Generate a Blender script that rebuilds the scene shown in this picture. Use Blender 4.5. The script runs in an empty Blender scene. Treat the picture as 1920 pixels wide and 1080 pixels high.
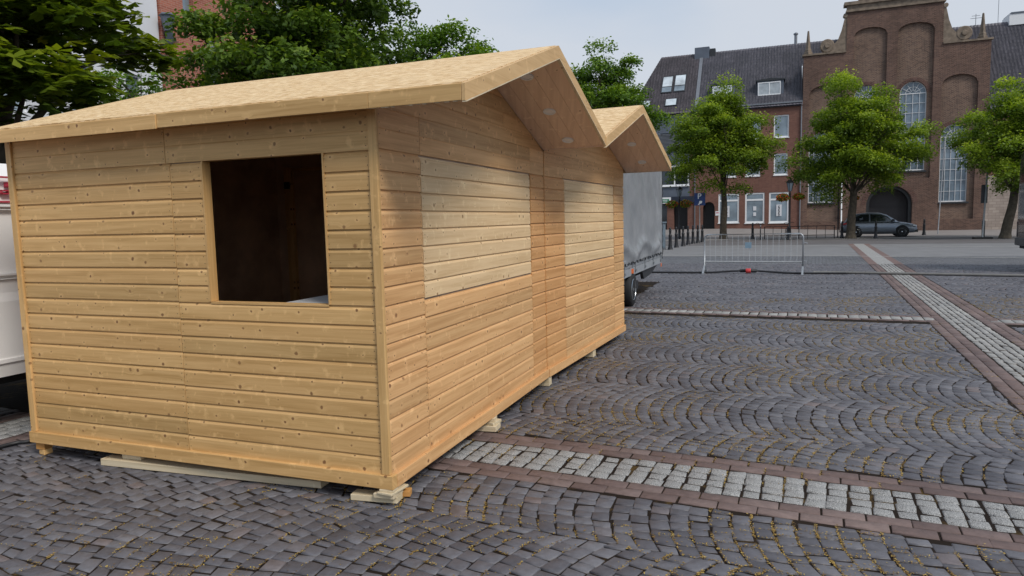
import bpy, math, random
import numpy as np
from mathutils import Vector, Matrix
random.seed(7)
RNG = np.random.default_rng(11)
S = bpy.context.scene
COL = S.collection

# ------------------------------------------------------------------ camera
PITCH, ROLL, FPX, EYE = 0.0976, -0.0232, 1292.6, 1.6
cd = bpy.data.cameras.new('camera')
cam = bpy.data.objects.new('camera', cd)
COL.objects.link(cam)
fw = Vector((0, math.cos(PITCH), -math.sin(PITCH)))
up0 = Vector((0, math.sin(PITCH), math.cos(PITCH)))
rt0 = Vector((1, 0, 0))
rt = rt0 * math.cos(ROLL) + up0 * math.sin(ROLL)
up = -rt0 * math.sin(ROLL) + up0 * math.cos(ROLL)
m = Matrix((rt, up, -fw)).transposed().to_4x4()
m.translation = (0, 0, EYE)
cam.matrix_world = m
cd.sensor_width = 36
cd.lens = FPX / 1920 * 36
cd.clip_start = 0.05
cd.clip_end = 2000
S.camera = cam

# ------------------------------------------------------------------ world + sun
SUN_DIR = Vector((0.55, -0.72, 0.95)).normalized()      # towards the sun, veiled by cloud
SUN_EL = math.asin(SUN_DIR.z)
w = bpy.data.worlds.new('World')
S.world = w
w.use_nodes = True
nt = w.node_tree
nt.nodes.clear()
out = nt.nodes.new('ShaderNodeOutputWorld')
sky = nt.nodes.new('ShaderNodeTexSky')
sky.sky_type = 'NISHITA'
sky.sun_disc = False
sky.sun_elevation = SUN_EL
sky.sun_rotation = math.atan2(SUN_DIR.x, SUN_DIR.y)
sky.air_density = 1.3
sky.dust_density = 3.0
b1 = nt.nodes.new('ShaderNodeBackground')
b1.inputs[1].default_value = 0.08
nt.links.new(sky.outputs[0], b1.inputs[0])
tc = nt.nodes.new('ShaderNodeTexCoord')
mp = nt.nodes.new('ShaderNodeMapping')
mp.inputs['Scale'].default_value = (1, 1, 2.6)
nt.links.new(tc.outputs['Generated'], mp.inputs[0])
no = nt.nodes.new('ShaderNodeTexNoise')
no.inputs['Scale'].default_value = 1.5
no.inputs['Detail'].default_value = 5
no.inputs['Roughness'].default_value = 0.42
nt.links.new(mp.outputs[0], no.inputs['Vector'])
cr = nt.nodes.new('ShaderNodeValToRGB')
cr.color_ramp.elements[0].position = 0.38
cr.color_ramp.elements[0].color = (0.36, 0.50, 0.69, 1)
cr.color_ramp.elements[1].position = 0.62
cr.color_ramp.elements[1].color = (0.63, 0.67, 0.74, 1)
nt.links.new(no.outputs['Fac'], cr.inputs[0])
b2 = nt.nodes.new('ShaderNodeBackground')
b2.inputs[1].default_value = 0.70
nt.links.new(cr.outputs[0], b2.inputs[0])
mx = nt.nodes.new('ShaderNodeMixShader')
mx.inputs[0].default_value = 0.86
nt.links.new(b1.outputs[0], mx.inputs[1])
nt.links.new(b2.outputs[0], mx.inputs[2])
nt.links.new(mx.outputs[0], out.inputs[0])
sd = bpy.data.lights.new('sun', 'SUN')
sd.energy = 1.5
sd.angle = math.radians(18)
sd.color = (1, 0.95, 0.88)
so = bpy.data.objects.new('sun', sd)
COL.objects.link(so)
so.rotation_euler = SUN_DIR.to_track_quat('Z', 'Y').to_euler()
S.view_settings.view_transform = 'Standard'
S.view_settings.look = 'None'
S.view_settings.exposure = 0.60
S.view_settings.gamma = 1


# ------------------------------------------------------------------ materials
def mat(name):
    m = bpy.data.materials.new(name)
    m.use_nodes = True
    n = m.node_tree
    return m, n, n.nodes['Principled BSDF']


def N(n, t, **k):
    x = n.nodes.new(t)
    for a, v in k.items():
        setattr(x, a, v)
    return x


def noise(n, vec, scale, detail=4, rough=.55, dist=0):
    x = N(n, 'ShaderNodeTexNoise')
    x.inputs['Scale'].default_value = scale
    x.inputs['Detail'].default_value = detail
    x.inputs['Roughness'].default_value = rough
    x.inputs['Distortion'].default_value = dist
    if vec is not None:
        n.links.new(vec, x.inputs['Vector'])
    return x.outputs['Fac']


def ramp(n, fac, stops):
    x = N(n, 'ShaderNodeValToRGB')
    e = x.color_ramp.elements
    while len(e) < len(stops):
        e.new(0.5)
    for i, (p, c) in enumerate(stops):
        e[i].position = p
        e[i].color = (*c, 1) if len(c) == 3 else c
    n.links.new(fac, x.inputs[0])
    return x.outputs[0]


def mathn(n, op, a, b=None, c=None, clamp=False):
    x = N(n, 'ShaderNodeMath', operation=op)
    x.use_clamp = clamp
    for i, v in enumerate((a, b, c)):
        if v is None:
            continue
        if isinstance(v, (int, float)):
            x.inputs[i].default_value = v
        else:
            n.links.new(v, x.inputs[i])
    return x.outputs[0]


def mix(n, fac, a, b, mode='MIX'):
    x = N(n, 'ShaderNodeMix', data_type='RGBA', blend_type=mode)
    for i, v in ((0, fac), (6, a), (7, b)):
        if isinstance(v, (int, float)):
            x.inputs[i].default_value = v
        elif isinstance(v, tuple):
            x.inputs[i].default_value = (*v, 1) if len(v) == 3 else v
        else:
            n.links.new(v, x.inputs[i])
    return x.outputs[2]


def bump(n, bs, h, strength, dist):
    x = N(n, 'ShaderNodeBump')
    x.inputs['Strength'].default_value = strength
    x.inputs['Distance'].default_value = dist
    n.links.new(h, x.inputs['Height'])
    n.links.new(x.outputs[0], bs.inputs['Normal'])


def objco(n, scale=(1, 1, 1)):
    t = N(n, 'ShaderNodeTexCoord')
    mm = N(n, 'ShaderNodeMapping')
    mm.inputs['Scale'].default_value = scale
    n.links.new(t.outputs['Object'], mm.inputs[0])
    return mm.outputs[0]


def rnd_attr(n):
    a = N(n, 'ShaderNodeAttribute')
    a.attribute_name = 'rnd'
    return a.outputs['Fac']


def plain(name, col, rough=.6, metal=0, var=.12, vs=6, bmp=0.0, bs_=40, spec=.5, coat=0):
    m, n, b = mat(name)
    v = objco(n)
    f = noise(n, v, vs, 5)
    lo = tuple(c * (1 - var) for c in col)
    hi = tuple(min(1, c * (1 + var)) for c in col)
    n.links.new(ramp(n, f, [(.3, lo), (.7, hi)]), b.inputs['Base Color'])
    b.inputs['Roughness'].default_value = rough
    b.inputs['Metallic'].default_value = metal
    b.inputs['Specular IOR Level'].default_value = spec
    b.inputs['Coat Weight'].default_value = coat
    if bmp:
        bump(n, b, noise(n, v, bs_, 4), bmp, .01)
    return m


def wood(name, c_lo, c_hi, c_knot, rough=.55, knots=.68, grain=1.0, tint=.20):
    m, n, b = mat(name)
    uv = N(n, 'ShaderNodeUVMap')
    sp = N(n, 'ShaderNodeSeparateXYZ')
    n.links.new(uv.outputs[0], sp.inputs[0])
    U, V = sp.outputs[0], sp.outputs[1]
    r = rnd_attr(n)
    # knots
    vo = N(n, 'ShaderNodeTexVoronoi', voronoi_dimensions='2D', feature='F1')
    vo.inputs['Scale'].default_value = 8.0
    wob = N(n, 'ShaderNodeTexNoise')
    wob.inputs['Scale'].default_value = 45
    n.links.new(uv.outputs[0], wob.inputs['Vector'])
    wv = N(n, 'ShaderNodeVectorMath', operation='MULTIPLY_ADD')
    n.links.new(wob.outputs['Color'], wv.inputs[0])
    wv.inputs[1].default_value = (.012, .012, 0)
    n.links.new(uv.outputs[0], wv.inputs[2])
    n.links.new(wv.outputs[0], vo.inputs['Vector'])
    sc = N(n, 'ShaderNodeSeparateColor')
    n.links.new(vo.outputs['Color'], sc.inputs[0])
    has = mathn(n, 'GREATER_THAN', sc.outputs[0], 1 - knots)
    size = mathn(n, 'MULTIPLY_ADD', mathn(n, 'POWER', sc.outputs[1], 2.0), .065, .040)
    k = mathn(n, 'DIVIDE', vo.outputs['Distance'], size)
    halo = mathn(n, 'MULTIPLY', mathn(n, 'SUBTRACT', 1, mathn(n, 'DIVIDE', k, 4.5), clamp=True), has)
    kn = mathn(n, 'MULTIPLY', mathn(n, 'SUBTRACT', 1.25, k, clamp=True), has)
    kn = mathn(n, 'MULTIPLY', kn, 1.7, clamp=True)
    # grain bends round the knots
    V2 = mathn(n, 'MULTIPLY_ADD', halo, .022, V)

    def vec(a, bb):
        c = N(n, 'ShaderNodeCombineXYZ')
        n.links.new(mathn(n, 'MULTIPLY', U, a), c.inputs[0])
        n.links.new(mathn(n, 'MULTIPLY', V2, bb), c.inputs[1])
        n.links.new(mathn(n, 'MULTIPLY', r, 37), c.inputs[2])
        return c.outputs[0]
    fine = noise(n, vec(3.0, 130), 1, 3, .6)
    cath = noise(n, vec(1.1, 26), 1, 3, .5, .6)
    blot = noise(n, vec(3.2, 7), 1, 4, .55)
    g = mathn(n, 'ADD', mathn(n, 'MULTIPLY', fine, .35 * grain), mathn(n, 'MULTIPLY', cath, .65))
    col = ramp(n, g, [(.35, tuple(c * .92 for c in c_lo)), (.50, tuple((a + bb) / 2 for a, bb in zip(c_lo, c_hi))), (.64, c_hi)])
    col = mix(n, mathn(n, 'MULTIPLY', blot, .30), col, tuple(c * f for c, f in zip(c_lo, (.84, .76, .70))))
    # every board its own tone
    tr = ramp(n, r, [(0, (1 - tint, 1 - tint, 1 - tint * 1.1)), (.35, (1, .985, .96)), (.7, (1 - tint * .3, 1 - tint * .5, 1 - tint * .7)), (1, (1 + tint * .5, 1 + tint * .45, 1 + tint * .4))])
    col = mix(n, 1.0, col, tr, 'MULTIPLY')
    col = mix(n, mathn(n, 'MULTIPLY', halo, mathn(n, 'MULTIPLY', sc.outputs[2], .45)), col, tuple(min(1, c * 1.22) for c in c_hi))
    flare = noise(n, vec(15, 11), 1, 3, .6)
    fm = ramp(n, flare, [(.60, (0, 0, 0)), (.70, (1, 1, 1))])
    col = mix(n, mathn(n, 'MULTIPLY', fm, .42), col, tuple(min(1, c * 1.25) for c in c_hi))
    col = mix(n, mathn(n, 'MULTIPLY', kn, mathn(n, 'MULTIPLY_ADD', sc.outputs[2], .35, .65)), col, c_knot)
    n.links.new(col, b.inputs['Base Color'])
    b.inputs['Roughness'].default_value = rough
    b.inputs['Specular IOR Level'].default_value = .35
    bump(n, b, g, .25, .002)
    return m


M = {}
M['wood'] = wood('planed_pine', (.57, .345, .130), (.75, .485, .215), (.20, .09, .035))
M['wood_right'] = wood('planed_pine_lit', (.62, .35, .150), (.80, .505, .245), (.22, .095, .04), tint=.2)  # same pine as the end wall, its brighter light painted into the colour
M['wood_pier'] = wood('planed_pine_orange', (.58, .30, .115), (.73, .42, .185), (.22, .095, .04), tint=.16)
M['wood_pale'] = wood('fresh_pine', (.71, .50, .27), (.85, .64, .385), (.28, .14, .06), knots=.62, tint=.08)
M['wood_white'] = wood('sawn_whitewood', (.60, .50, .33), (.74, .64, .46), (.3, .18, .09), knots=.15, tint=.1)
M['wood_trim'] = wood('trim_pine', (.58, .37, .165), (.72, .49, .245), (.2, .1, .045), knots=.18, tint=.06)
M['wood_orange'] = wood('orange_offcut', (.55, .27, .08), (.66, .36, .12), (.2, .1, .04), knots=.1)
M['wood_soffit'] = wood('soffit_pine', (.78, .57, .42), (.86, .66, .50), (.3, .16, .09), knots=.12, tint=.07, grain=.7)
M['wood_lining'] = plain('plain_lining_plywood', (.52, .36, .25), .6, var=.3, vs=3)  # plain wood, base colour raised to show in the dim interior
M['counter'] = plain('pale_counter', (.50, .50, .50), .5)
M['wood_dark'] = wood('stained_pine', (.16, .085, .04), (.22, .12, .06), (.1, .05, .03))
M['nail'] = plain('nail_head', (.10, .055, .03), .5, .3)


def osb():
    m, n, b = mat('oriented_strand_board')
    uv = N(n, 'ShaderNodeUVMap')
    cols = []
    hs = []
    for i, (rot, sx, sy) in enumerate(((.15, 24, 95), (1.3, 27, 88), (-.5, 22, 105))):
        mm = N(n, 'ShaderNodeMapping')
        mm.inputs['Rotation'].default_value = (0, 0, rot)
        mm.inputs['Scale'].default_value = (sx, sy, 1)
        n.links.new(uv.outputs[0], mm.inputs[0])
        vo = N(n, 'ShaderNodeTexVoronoi', voronoi_dimensions='2D')
        vo.inputs['Scale'].default_value = 1
        n.links.new(mm.outputs[0], vo.inputs['Vector'])
        sc = N(n, 'ShaderNodeSeparateColor')
        n.links.new(vo.outputs['Color'], sc.inputs[0])
        cols.append(sc.outputs[0])
        hs.append(vo.outputs['Distance'])
    s = mathn(n, 'ADD', mathn(n, 'ADD', cols[0], cols[1]), cols[2])
    s = mathn(n, 'DIVIDE', s, 3)
    col = ramp(n, s, [(.25, (.46, .27, .11)), (.42, (.70, .46, .22)), (.58, (.80, .57, .30)), (.75, (.90, .70, .44))])
    big = noise(n, uv.outputs[0], 2.5, 3)
    col = mix(n, mathn(n, 'MULTIPLY', big, .2), col, (.62, .42, .20))
    n.links.new(col, b.inputs['Base Color'])
    b.inputs['Roughness'].default_value = .7
    bump(n, b, s, .5, .004)
    return m


M['osb'] = osb()


def stone(name, stops, rough=.5, speck=0, bmp=.35, spec=.5, dirt=(.05, .035, .022), dirtamt=.5):
    m, n, b = mat(name)
    v = objco(n)
    r = rnd_attr(n)
    col = ramp(n, r, stops)
    big = noise(n, v, .9, 4)
    col = mix(n, 1, col, ramp(n, big, [(.3, (.80, .80, .82)), (.7, (1.15, 1.15, 1.13))]), 'MULTIPLY')
    f = noise(n, v, 22, 5, .65)
    col = mix(n, 1, col, ramp(n, f, [(.3, (.82, .80, .80)), (.7, (1.18, 1.18, 1.2))]), 'MULTIPLY')
    if speck:
        sp_ = noise(n, v, 240, 2, .7)
        col = mix(n, speck, col, ramp(n, sp_, [(.42, (.09, .09, .09)), (.52, (.42, .42, .41)), (.62, (.72, .71, .68))]))
    d = noise(n, v, 3.3, 6, .7)
    dm = ramp(n, d, [(.56, (0, 0, 0)), (.72, (1, 1, 1))])
    col = mix(n, mathn(n, 'MULTIPLY', dm, dirtamt), col, dirt)
    n.links.new(col, b.inputs['Base Color'])
    rr = mathn(n, 'MULTIPLY_ADD', f, .35, rough - .17)
    n.links.new(rr, b.inputs['Roughness'])
    b.inputs['Specular IOR Level'].default_value = spec
    bump(n, b, noise(n, v, 60, 5, .7), bmp, .006)
    return m


M['sett'] = stone('basalt_sett', [(0, (.080, .077, .086)), (.5, (.112, .109, .120)), (.93, (.146, .144, .156)), (1, (.15, .12, .115))], rough=.55, spec=.5)
M['granite_pale'] = stone('pale_granite_sett', [(0, (.23, .225, .21)), (1, (.36, .35, .325))], rough=.75, speck=.2, spec=.3, dirtamt=.25)
M['granite'] = stone('granite_sett', [(0, (.12, .12, .118)), (1, (.185, .183, .178))], rough=.8, speck=.62, spec=.3, dirtamt=.25)
M['brick_paver'] = stone('clay_paver', [(0, (.135, .095, .085)), (.5, (.165, .117, .105)), (1, (.19, .142, .128))], rough=.65, spec=.3, dirtamt=.3)
M['joint'] = stone('joint_sand', [(0, (.022, .016, .012)), (1, (.022, .016, .012))], rough=.9, spec=.1, dirt=(.17, .105, .03), dirtamt=.8, bmp=.8)


def far_setts():
    m, n, b = mat('far_setts')
    v = objco(n, (1, 1, 1))
    mm = N(n, 'ShaderNodeMapping')
    mm.inputs['Rotation'].default_value = (0, 0, .4166)
    n.links.new(v, mm.inputs[0])
    vo = N(n, 'ShaderNodeTexVoronoi', voronoi_dimensions='2D', feature='DISTANCE_TO_EDGE')
    vo.inputs['Scale'].default_value = 9
    vo.inputs['Randomness'].default_value = .6
    n.links.new(mm.outputs[0], vo.inputs['Vector'])
    vc = N(n, 'ShaderNodeTexVoronoi', voronoi_dimensions='2D')
    vc.inputs['Scale'].default_value = 9
    vc.inputs['Randomness'].default_value = .6
    n.links.new(mm.outputs[0], vc.inputs['Vector'])
    sc = N(n, 'ShaderNodeSeparateColor')
    n.links.new(vc.outputs['Color'], sc.inputs[0])
    col = ramp(n, sc.outputs[0], [(0, (.10, .10, .11)), (1, (.17, .17, .185))])
    big = noise(n, v, .35, 5)
    col = mix(n, 1, col, ramp(n, big, [(.3, (.85, .85, .86)), (.7, (1.15, 1.15, 1.13))]), 'MULTIPLY')
    e = ramp(n, vo.outputs['Distance'], [(.03, (0, 0, 0)), (.09, (1, 1, 1))])
    col = mix(n, e, (.035, .028, .022), col)
    n.links.new(col, b.inputs['Base Color'])
    b.inputs['Roughness'].default_value = .5
    bump(n, b, e, .4, .01)
    return m


M['far_setts'] = far_setts()
M['plaza'] = plain('grey_pavers', (.19, .185, .185), .75, var=.12, vs=1.2)
M['asphalt'] = plain('asphalt', (.125, .115, .115), .85, var=.18, vs=.6)
M['pavement'] = plain('pavement_slabs', (.24, .215, .20), .8, var=.12, vs=.8)
M['line'] = plain('pale_stone_line', (.42, .41, .38), .8, var=.2, vs=5)
M['far_granite'] = plain('far_granite', (.29, .28, .265), .75, var=.35, vs=14)
M['far_brick'] = plain('far_brick_paving', (.165, .105, .09), .7, var=.2, vs=8)


def brick(name, c1, c2, mortar, w_=.235, h_=.077, ms=.012, rough=.85, patch=.25):
    m, n, b = mat(name)
    v = objco(n)
    sp = N(n, 'ShaderNodeSeparateXYZ')
    n.links.new(v, sp.inputs[0])
    c = N(n, 'ShaderNodeCombineXYZ')
    n.links.new(mathn(n, 'ADD', sp.outputs[0], sp.outputs[1]), c.inputs[0])
    n.links.new(sp.outputs[2], c.inputs[1])
    bt = N(n, 'ShaderNodeTexBrick')
    bt.inputs['Scale'].default_value = 1
    bt.inputs['Brick Width'].default_value = w_
    bt.inputs['Row Height'].default_value = h_
    bt.inputs['Mortar Size'].default_value = ms
    bt.inputs['Mortar Smooth'].default_value = .2
    bt.inputs['Color1'].default_value = (*c1, 1)
    bt.inputs['Color2'].default_value = (*c2, 1)
    bt.inputs['Mortar'].default_value = (*mortar, 1)
    n.links.new(c.outputs[0], bt.inputs['Vector'])
    col = bt.outputs['Color']
    big = noise(n, v, .45, 6, .6)
    col = mix(n, 1, col, ramp(n, big, [(.28, (1 - patch,) * 3), (.72, (1 + patch,) * 3)]), 'MULTIPLY')
    st = noise(n, objco(n, (3, 3, .25)), 1.2, 5, .7)
    col = mix(n, mathn(n, 'MULTIPLY', ramp(n, st, [(.55, (0, 0, 0)), (.8, (1, 1, 1))]), .45), col, (.05, .04, .038))
    n.links.new(col, b.inputs['Base Color'])
    b.inputs['Roughness'].default_value = rough
    b.inputs['Specular IOR Level'].default_value = .2
    bump(n, b, bt.outputs['Fac'], -.5, .01)
    return m


M['church_brick'] = brick('church_brick', (.062, .031, .025), (.175, .100, .070), (.25, .195, .155), ms=.014)
M['church_lisene'] = brick('church_pilaster_brick', (.066, .033, .027), (.150, .082, .060), (.20, .15, .122), ms=.012)
M['arch_brick'] = brick('arch_brick', (.08, .035, .028), (.15, .07, .055), (.17, .13, .11))
M['house_brick'] = brick('house_brick', (.150, .068, .052), (.205, .098, .074), (.18, .115, .09), ms=.009, patch=.15)
M['red_brick'] = brick('red_brick', (.30, .095, .065), (.42, .15, .10), (.38, .22, .17), patch=.12)
M['pale_stone'] = brick('pale_rubble', (.30, .245, .21), (.40, .335, .285), (.27, .22, .19), w_=.5, h_=.22, ms=.02, patch=.2)
M['sandstone'] = plain('weathered_sandstone', (.20, .155, .115), .85, var=.35, vs=3, bmp=.4, bs_=12)
M['white_plaster'] = plain('white_render', (.66, .67, .70), .85, var=.05, vs=.8)
M['white_paint'] = plain('white_paint', (.78, .79, .80), .4, var=.03)
M['grey_paint'] = plain('grey_white_paint', (.72, .73, .74), .5, var=.05)
M['slate_grey'] = plain('grey_cladding', (.10, .12, .155), .6, var=.12, vs=1.5)
M['dark_grey'] = plain('anthracite', (.025, .027, .03), .45, var=.2)
M['dark_blue'] = plain('dark_blue_board', (.02, .027, .045), .4, var=.15)
M['black'] = plain('black_iron', (.012, .012, .014), .4, var=.2)
M['gate'] = plain('dark_gate', (.035, .032, .035), .6, var=.15, vs=2)
def tilemat(name, lo, hi):
    m, n, b = mat(name)
    r = rnd_attr(n)
    col = ramp(n, r, [(0, lo), (1, hi)])
    v = objco(n)
    col = mix(n, 1, col, ramp(n, noise(n, v, .8, 5, .6), [(.3, (.75, .75, .75)), (.7, (1.25, 1.22, 1.22))]), 'MULTIPLY')
    n.links.new(col, b.inputs['Base Color'])
    b.inputs['Roughness'].default_value = .5
    return m


M['tile'] = tilemat('grey_pantile', (.065, .062, .075), (.125, .12, .14))
M['tile_l'] = tilemat('brown_grey_pantile', (.060, .050, .055), (.115, .10, .11))
M['zinc'] = plain('zinc_flashing', (.22, .23, .25), .5, .6)
M['steel'] = plain('galvanised_steel', (.34, .36, .38), .42, .5, var=.15, vs=20)
M['alu'] = plain('aluminium_board', (.36, .38, .40), .42, .2, var=.12, vs=6)
M['rubber'] = plain('rubber', (.012, .012, .013), .75)
M['cable'] = plain('black_cable', (.018, .018, .02), .5)
M['hose'] = plain('grey_hose', (.16, .155, .145), .55)
M['red'] = plain('red_plastic', (.55, .05, .05), .4)
M['red_lett'] = plain('red_lettering', (.45, .03, .06), .4)
M['orange'] = plain('orange_reflector', (.75, .16, .03), .3)
M['blue_sign'] = plain('blue_sign', (.012, .04, .16), .4)
M['green_sign'] = plain('green_sign', (.01, .20, .09), .4)
M['plate'] = plain('pale_blue_plate', (.22, .33, .42), .5)
M['van_white'] = plain('white_car_paint', (.84, .82, .79), .25, var=.03, coat=.5, vs=1)
M['van_black'] = plain('black_car_paint', (.010, .010, .012), .22, coat=.6)
M['car_grey'] = plain('grey_metallic_paint', (.18, .205, .24), .3, .45, coat=.8, var=.05)
M['chrome'] = plain('silver_trim', (.6, .62, .64), .25, .9)
M['bark'] = plain('bark', (.075, .060, .042), .9, var=.45, vs=5, bmp=.9, bs_=9)
M['cabinet'] = plain('grey_blue_cabinet', (.17, .22, .26), .5)
M['white_emit'] = plain('headlamp_glass', (.8, .82, .85), .15)


def glass(name, base, rough=.08, vs=.7):
    m, n, b = mat(name)
    v = objco(n)
    f = noise(n, v, vs, 3)
    n.links.new(ramp(n, f, [(.35, tuple(c * .6 for c in base)), (.65, tuple(c * 1.3 for c in base))]), b.inputs['Base Color'])
    b.inputs['Roughness'].default_value = rough
    b.inputs['Specular IOR Level'].default_value = 1.0
    return m


M['glass'] = glass('window_glass', (.10, .13, .155))
M['glass_dark'] = glass('dark_glass', (.015, .018, .022))
M['glass_grey'] = glass('curtained_glass', (.20, .25, .29))
M['glass_sky'] = glass('skylight_glass', (.50, .55, .58), .1)


def tarp():
    m, n, b = mat('grey_pvc_tarpaulin')
    v = objco(n)
    f = noise(n, v, 1.6, 4)
    n.links.new(ramp(n, f, [(.3, (.22, .235, .25)), (.7, (.32, .33, .345))]), b.inputs['Base Color'])
    b.inputs['Roughness'].default_value = .34
    b.inputs['Specular IOR Level'].default_value = .5
    bump(n, b, noise(n, objco(n, (1, 1, .5)), 4.5, 4, .5, .8), .5, .03)
    return m


M['tarp'] = tarp()


def leaf(name, stops, trans=.35):
    m, n, b = mat(name)
    r = rnd_attr(n)
    col = ramp(n, r, stops)
    n.links.new(col, b.inputs['Base Color'])
    b.inputs['Roughness'].default_value = .5
    b.inputs['Specular IOR Level'].default_value = .35
    tr = N(n, 'ShaderNodeBsdfTranslucent')
    n.links.new(mix(n, 1, col, (1.25, 1.3, .55), 'MULTIPLY'), tr.inputs[0])
    ms = N(n, 'ShaderNodeMixShader')
    ms.inputs[0].default_value = trans
    n.links.new(b.outputs[0], ms.inputs[1])
    n.links.new(tr.outputs[0], ms.inputs[2])
    n.links.new(ms.outputs[0], n.nodes['Material Output'].inputs[0])
    return m


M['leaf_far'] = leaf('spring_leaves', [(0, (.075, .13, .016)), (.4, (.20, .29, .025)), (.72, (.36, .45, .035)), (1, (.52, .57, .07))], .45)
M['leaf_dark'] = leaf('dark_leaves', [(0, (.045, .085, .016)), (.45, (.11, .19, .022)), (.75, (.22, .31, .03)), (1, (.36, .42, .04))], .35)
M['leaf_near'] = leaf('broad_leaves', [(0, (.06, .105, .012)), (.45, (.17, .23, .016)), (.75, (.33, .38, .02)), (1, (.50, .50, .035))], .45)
M['blossom'] = leaf('fallen_petals', [(0, (.14, .075, .025)), (.5, (.34, .21, .05)), (1, (.55, .40, .11))], .1)
M['flower'] = leaf('red_flowers', [(0, (.45, .03, .03)), (.6, (.75, .10, .05)), (1, (.8, .28, .08))], .2)


# ------------------------------------------------------------------ mesh helpers
class MB:
    def __init__(s):
        s.v, s.f, s.m, s.uv, s.r = [], [], [], [], []

    def poly(s, pts, mi=0, g=None, off=(0, 0), r=0.5):
        i = len(s.v)
        s.v.extend([tuple(p) for p in pts])
        s.f.append(tuple(range(i, i + len(pts))))
        s.m.append(mi)
        s.r.append(r)
        if g is None:
            g = 0
        for p in pts:
            a = p[g] + off[0]
            bb = sum(p[j] for j in range(3) if j != g) + off[1]
            s.uv.append((a, bb))

    def box(s, x0, x1, y0, y1, z0, z1, mi=0, g=None, r=None, ch=0):
        if g is None:
            d = (x1 - x0, y1 - y0, z1 - z0)
            g = d.index(max(d))
        r = random.random() if r is None else r
        off = (random.uniform(0, 50), random.uniform(0, 50))
        P = [(x0, y0, z0), (x1, y0, z0), (x1, y1, z0), (x0, y1, z0), (x0, y0, z1), (x1, y0, z1), (x1, y1, z1), (x0, y1, z1)]
        for q in ((0, 3, 2, 1), (4, 5, 6, 7), (0, 1, 5, 4), (1, 2, 6, 5), (2, 3, 7, 6), (3, 0, 4, 7)):
            s.poly([P[k] for k in q], mi, g, off, r)
        return s

    def rbox(s, c, size, rz=0, mi=0, g=None, tilt=0):
        """box at centre-bottom c, turned by rz"""
        b = MB()
        b.box(-size[0] / 2, size[0] / 2, -size[1] / 2, size[1] / 2, 0, size[2], mi, g)
        ca, sa = math.cos(rz), math.sin(rz)
        i = len(s.v)
        for x, y, z in b.v:
            z2 = z + x * math.tan(tilt)
            s.v.append((c[0] + x * ca - y * sa, c[1] + x * sa + y * ca, c[2] + z2))
        s.f += [tuple(k + i for k in f) for f in b.f]
        s.m += b.m
        s.r += b.r
        s.uv += b.uv
        return s

    def prism(s, poly, axis, a, b, mi=0, g=None, r=None):
        """extrude a 2-D polygon along axis between a and b. axis 0: poly=(y,z); 1: (x,z); 2: (x,y)"""
        r = random.random() if r is None else r
        off = (random.uniform(0, 50), random.uniform(0, 50))
        g = axis if g is None else g

        def P(p, t):
            return {0: (t, p[0], p[1]), 1: (p[0], t, p[1]), 2: (p[0], p[1], t)}[axis]
        A = [P(p, a) for p in poly]
        B = [P(p, b) for p in poly]
        s.poly(A[::-1] if axis != 1 else A, mi, g, off, r)
        s.poly(B if axis != 1 else B[::-1], mi, g, off, r)
        n = len(poly)
        for i in range(n):
            j = (i + 1) % n
            q = [A[i], A[j], B[j], B[i]]
            s.poly(q if axis != 1 else q[::-1], mi, g, off, r)
        return s

    def tube(s, pts, r, n=8, mi=0, cap=True):
        pts = [Vector(p) for p in pts]
        rs = r if isinstance(r, (list, tuple)) else [r] * len(pts)
        i0 = len(s.v)
        rr = random.random()
        ref = Vector((0, 0, 1))
        for k, p in enumerate(pts):
            d = (pts[min(k + 1, len(pts) - 1)] - pts[max(k - 1, 0)]).normalized()
            if abs(d.dot(ref)) > .95:
                ref = Vector((1, 0, 0))
            a = d.cross(ref).normalized()
            b = d.cross(a)
            for j in range(n):
                t = 2 * math.pi * j / n
                s.v.append(tuple(p + (a * math.cos(t) + b * math.sin(t)) * rs[k]))
        for k in range(len(pts) - 1):
            for j in range(n):
                q = (i0 + k * n + j, i0 + k * n + (j + 1) % n, i0 + (k + 1) * n + (j + 1) % n, i0 + (k + 1) * n + j)
                s.f.append(q)
                s.m.append(mi)
                s.r.append(rr)
                s.uv += [(0, 0)] * 4
        if cap:
            for base in (i0, i0 + (len(pts) - 1) * n):
                s.f.append(tuple(range(base, base + n)))
                s.m.append(mi)
                s.r.append(rr)
                s.uv += [(0, 0)] * n
        return s

    def lathe(s, prof, c=(0, 0, 0), n=16, mi=0, axis=2):
        i0 = len(s.v)
        for rr, h in prof:
            for j in range(n):
                t = 2 * math.pi * j / n
                a, b = rr * math.cos(t), rr * math.sin(t)
                p = {2: (a, b, h), 1: (a, h, b), 0: (h, a, b)}[axis]
                s.v.append((c[0] + p[0], c[1] + p[1], c[2] + p[2]))
        for k in range(len(prof) - 1):
            for j in range(n):
                s.f.append((i0 + k * n + j, i0 + k * n + (j + 1) % n, i0 + (k + 1) * n + (j + 1) % n, i0 + (k + 1) * n + j))
                s.m.append(mi)
                s.r.append(.5)
                s.uv += [(0, 0)] * 4
        for base in (i0, i0 + (len(prof) - 1) * n):
            s.f.append(tuple(range(base, base + n)))
            s.m.append(mi)
            s.r.append(.5)
            s.uv += [(0, 0)] * n
        return s

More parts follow.
